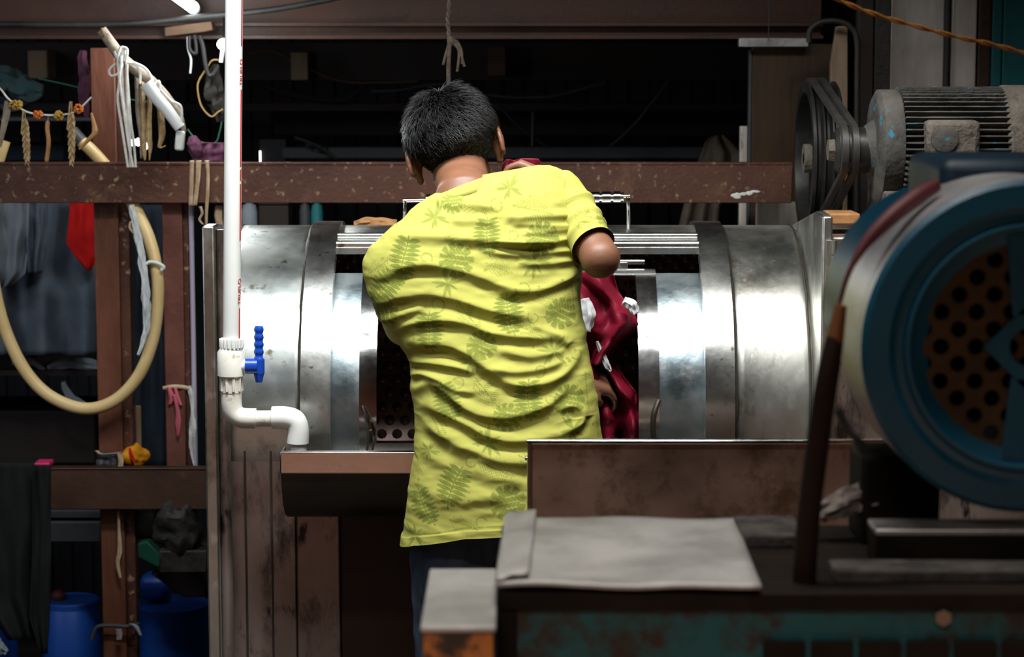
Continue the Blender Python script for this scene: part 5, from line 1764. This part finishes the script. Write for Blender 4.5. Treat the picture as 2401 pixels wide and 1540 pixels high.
pl = sheet([(1162, 1372, lvl(1162, 1372)), (1785, 1376, lvl(1785, 1376)), (1722, 1218, lvl(1722, 1218)), (1186, 1216, lvl(1186, 1216))], 0, '', '')
po = solo(pl, 'metal_sheet', M['plate'], 'large worn grey metal sheet lying on the bench', 'sheet', solid=.005)
ov = [P(1162, 1370, lvl(1162, 1370)), P(1240, 1366, lvl(1240, 1366)), P(1258, 1216, lvl(1258, 1216)), P(1186, 1214, lvl(1186, 1214))]
fl_ = MB()
g = []
for j in range(13):
    t = j / 12
    g.append([ov[0].lerp(ov[3], t).lerp(ov[1].lerp(ov[2], t), s) + Vector((0, 0, .006 + .005 * s + .004 * noise.noise(Vector((t * 4, s * 3, 2))))) for s in np.linspace(0, 1, 9)])
fl_.grid(g).build('folded_flap', M['plate'], po, solid=.004)
st2 = thing('metal_stand', 'small square metal-topped stand with orange paint beside the bench', 'stand', (P(1070, 1500, 2.45).x, 2.5, 0))
zz = P(1070, 1468, 2.4).z
dk0 = [P(985, 1468, 2.4), P(1168, 1470, 2.4)]
yf = (zz - CAMZ) / ((P(1000, 1332, 1.0) - Vector((0, 0, CAMZ))).z)
MB().box((P(985, 1468, 2.4).x, 2.4, zz - .008), (P(1163, 1468, 2.4).x, yf, zz)).build('top_plate', M['plate'], st2, bevel=.003)
MB().box((P(985, 1468, 2.4).x + .003, 2.405, zz - .5), (P(1163, 1468, 2.4).x - .003, 2.44, zz - .008)).build('front_sheet', M['bench_or'], st2, bevel=.002)
MB().box((P(985, 1468, 2.4).x + .003, 2.44, 0), (P(985, 1468, 2.4).x + .03, yf - .01, zz - .008)).build('side_sheet', M['bench_or'], st2, bevel=.002)
MB().box((P(1163, 1468, 2.4).x - .03, 2.44, 0), (P(1163, 1468, 2.4).x - .003, yf - .01, zz - .008)).build('side_sheet', M['bench_dk'], st2, bevel=.002)

MY = 2.6
bm_ = thing('electric_motor', 'big blue electric motor with round grille in the near right foreground', 'motor', P(2415, 1215, MY + .2))
MC = P(2415, 815, MY)
RB = 395 * S(MY)
ax_ = Vector((0, 1, 0))
MB().lathe([(.012, RB * .60), (.004, RB * .70), (0, RB * .76), (.002, RB * .80), (-.002, RB * .84), (.0, RB * .97), (.006, RB)], MC, ax_, 96, cap=False).build('cover_plate', M['mot_blue'], bm_, ang=30)
MB().lathe([(.006, RB), (.19, RB), (.20, RB * .97), (.20, RB * .6)], MC, ax_, 96, cap=False).build('cover_rim', M['alu'], bm_, ang=30)
MB().lathe([(-.0045, RB * .71), (-.006, RB * .725), (-.0045, RB * .74), (.003, RB * .74), (.003, RB * .71), (-.0045, RB * .71)], MC, ax_, 96, cap=False).build('ridge_ring', M['mot_blue'], bm_, ang=60)
MB().lathe([(.20, RB * .86), (.52, RB * .86), (.53, RB * .5), (.53, 0)], MC, ax_, 64, cap=False).build('stator', M['mot_blue'], bm_, ang=30)
# perforated grille: a sheet with real round holes
gm = MB()
pit = 58 * S(MY)
hr0 = pit * .34
gy = MC.y + .010
dirA, dirB = Vector((math.cos(R(45)), 0, math.sin(R(45)))), Vector((-math.cos(R(45)), 0, math.sin(R(45))))
for ia in range(-8, 9):
    for ib in range(-8, 9):
        c = Vector((MC.x, gy, MC.z)) + dirA * pit * (ia + .5) * 1.0 + dirB * pit * (ib + .5)
        if (c - Vector((MC.x, gy, MC.z))).length > RB * .66 + pit * .4:
            continue
        inner, outer = [], []
        for k_ in range(16):
            w = 2 * PI * k_ / 16
            q = Vector((math.cos(w), 0, math.sin(w)))
            inner.append(c + q * hr0)
            u_, v_ = q.dot(dirA), q.dot(dirB)
            m_ = max(abs(u_), abs(v_))
            outer.append(c + (dirA * u_ + dirB * v_) / m_ * pit * .5)
        gm.grid([outer, inner, [p + Vector((0, .006, 0)) for p in inner]], closed=True)
gm.build('grille', M['mesh_br'], bm_, smooth=False)
# crossed blue straps and the centre plate with its hole
ctr = Vector((MC.x, MC.y + .004, MC.z))
hq = RB * .27
hole = []
outp = []
for k_ in range(32):
    w = 2 * PI * k_ / 32
    q = Vector((math.cos(w), 0, math.sin(w)))
    hole.append(ctr + q * 46 * S(MY))
    m_ = abs(q.x) + abs(q.z)
    outp.append(ctr + q / m_ * hq)
dp = MB().grid([[p + Vector((0, .006, 0)) for p in outp], outp, hole, [p + Vector((0, .02, 0)) for p in hole]], closed=True)
dp.build('centre_plate', M['mot_blue'], bm_, ang=30)
for i in range(4):
    a = i * PI / 2 + PI / 4 * 0
    if i == 2:
        continue
    q = Vector((math.cos(a), 0, math.sin(a)))
    w = Vector((-q.z, 0, q.x))
    MB().prism([ctr + q * hq * .7 - w * .02, ctr + q * hq * .7 + w * .02, ctr + q * RB * .7 + w * .03, ctr + q * RB * .7 - w * .03], (0, .006, 0)).build('strap', M['mot_blue'], bm_, bevel=.001)
a, b = P(2205, 470, MY + .16), P(2520, 372, MY + .16)
MB().box((a.x, MY + .16, a.z - .05), (b.x, MY + .40, b.z)).build('terminal_box', M['navy_paint'], bm_, bevel=.015)
for x in (-.12, .12):
    MB().box((MC.x + x - .05, MY + .16, zb), (MC.x + x + .05, MY + .27, MC.z - RB * .8)).build('mount_foot', M['bench_dk'], bm_, bevel=.006)
# red cable along the rim, bar leaning on the motor
solo(MB().tube(ppath([(1968, 715, 2.62), (1990, 640, 2.62), (2030, 570, 2.63), (2090, 508, 2.64), (2150, 462, 2.66), (2195, 435, 2.68)], 2.6, 10), list(np.interp(np.linspace(0, 1, 51), [0, .25, .45, .6, .8, 1], [5, 7, 16, 20, 22, 16]) * S(2.6)), 14), 'red_cable', M['red_cable'], 'dark red cable bunched over the rim of the blue motor', 'cable')
br_ = thing('leaning_bar', 'dark brown bar leaning between bench and blue motor', 'bar', P(1880, 1330, 2.55))
MB().tube(ppath([(1958, 790, 2.53), (1938, 900, 2.53), (1915, 1060, 2.54), (1895, 1220, 2.55), (1886, 1360, 2.56)], 2.55, 8), list(np.interp(np.linspace(0, 1, 33), [0, .2, 1], [20, 26, 28]) * S(2.55)), 18).build('bar', M['brown_rod'], br_)
MB().tube([P(1972, 715, 2.53), P(1957, 800, 2.53)], [14 * S(2.55), 21 * S(2.55)], 18).build('tape', M['orange_tape'], br_)
solo(MB().tube(ppath([(1965, 960, 2.62), (1985, 1000, 2.62), (2010, 1030, 2.62), (2030, 1050, 2.63)], 2.6, 6), [9 * S(2.6)] * 19, 10), 'black_clip', M['black'], 'black clip sticking out left of the blue motor rim', 'clip')
# clutter on the bench
rgd = rag([(1920, 1205), (1975, 1180), (2040, 1165), (2110, 1150)], [16, 30, 32, 22], 2.78, .4, 6, 20)
solo(rgd, 'dirty_rag', M['dirty_paper'], 'dirty crumpled rag on the bench under the blue motor', 'rag')
solo(MB().box((P(1735, 1230, 2.78).x, 2.74, zb), (P(1880, 1230, 2.78).x, 2.86, zb + .018)), 'flat_bar', M['stone'], 'gritty dark bar on the bench beside the metal sheet', 'bar', bevel=.003)
a = P(2040, 1262, 2.66)
zr = P(2040, 1232, 2.64).z
rl = thing('steel_rail', 'dark steel rail with a bright top edge on the bench below the blue motor', 'rail', (a.x + .2, 2.64, zb))
MB().box((a.x, 2.62, zb), (a.x + .5, 2.68, zr - .008)).build('rail_body', M['bench_dk'], rl, bevel=.002)
MB().box((a.x, 2.618, zr - .008), (a.x + .5, 2.682, zr)).build('bright_edge', M['alu'], rl, bevel=.002)  # pale strip along the top of the dark rail
solo(MB().box((P(1950, 1310, 2.58).x, 2.55, zb), (P(2600, 1310, 2.58).x, 2.61, zb + .016)), 'concrete_strip', M['stone'], 'gritty grey strip along the bench edge', 'strip', bevel=.003)
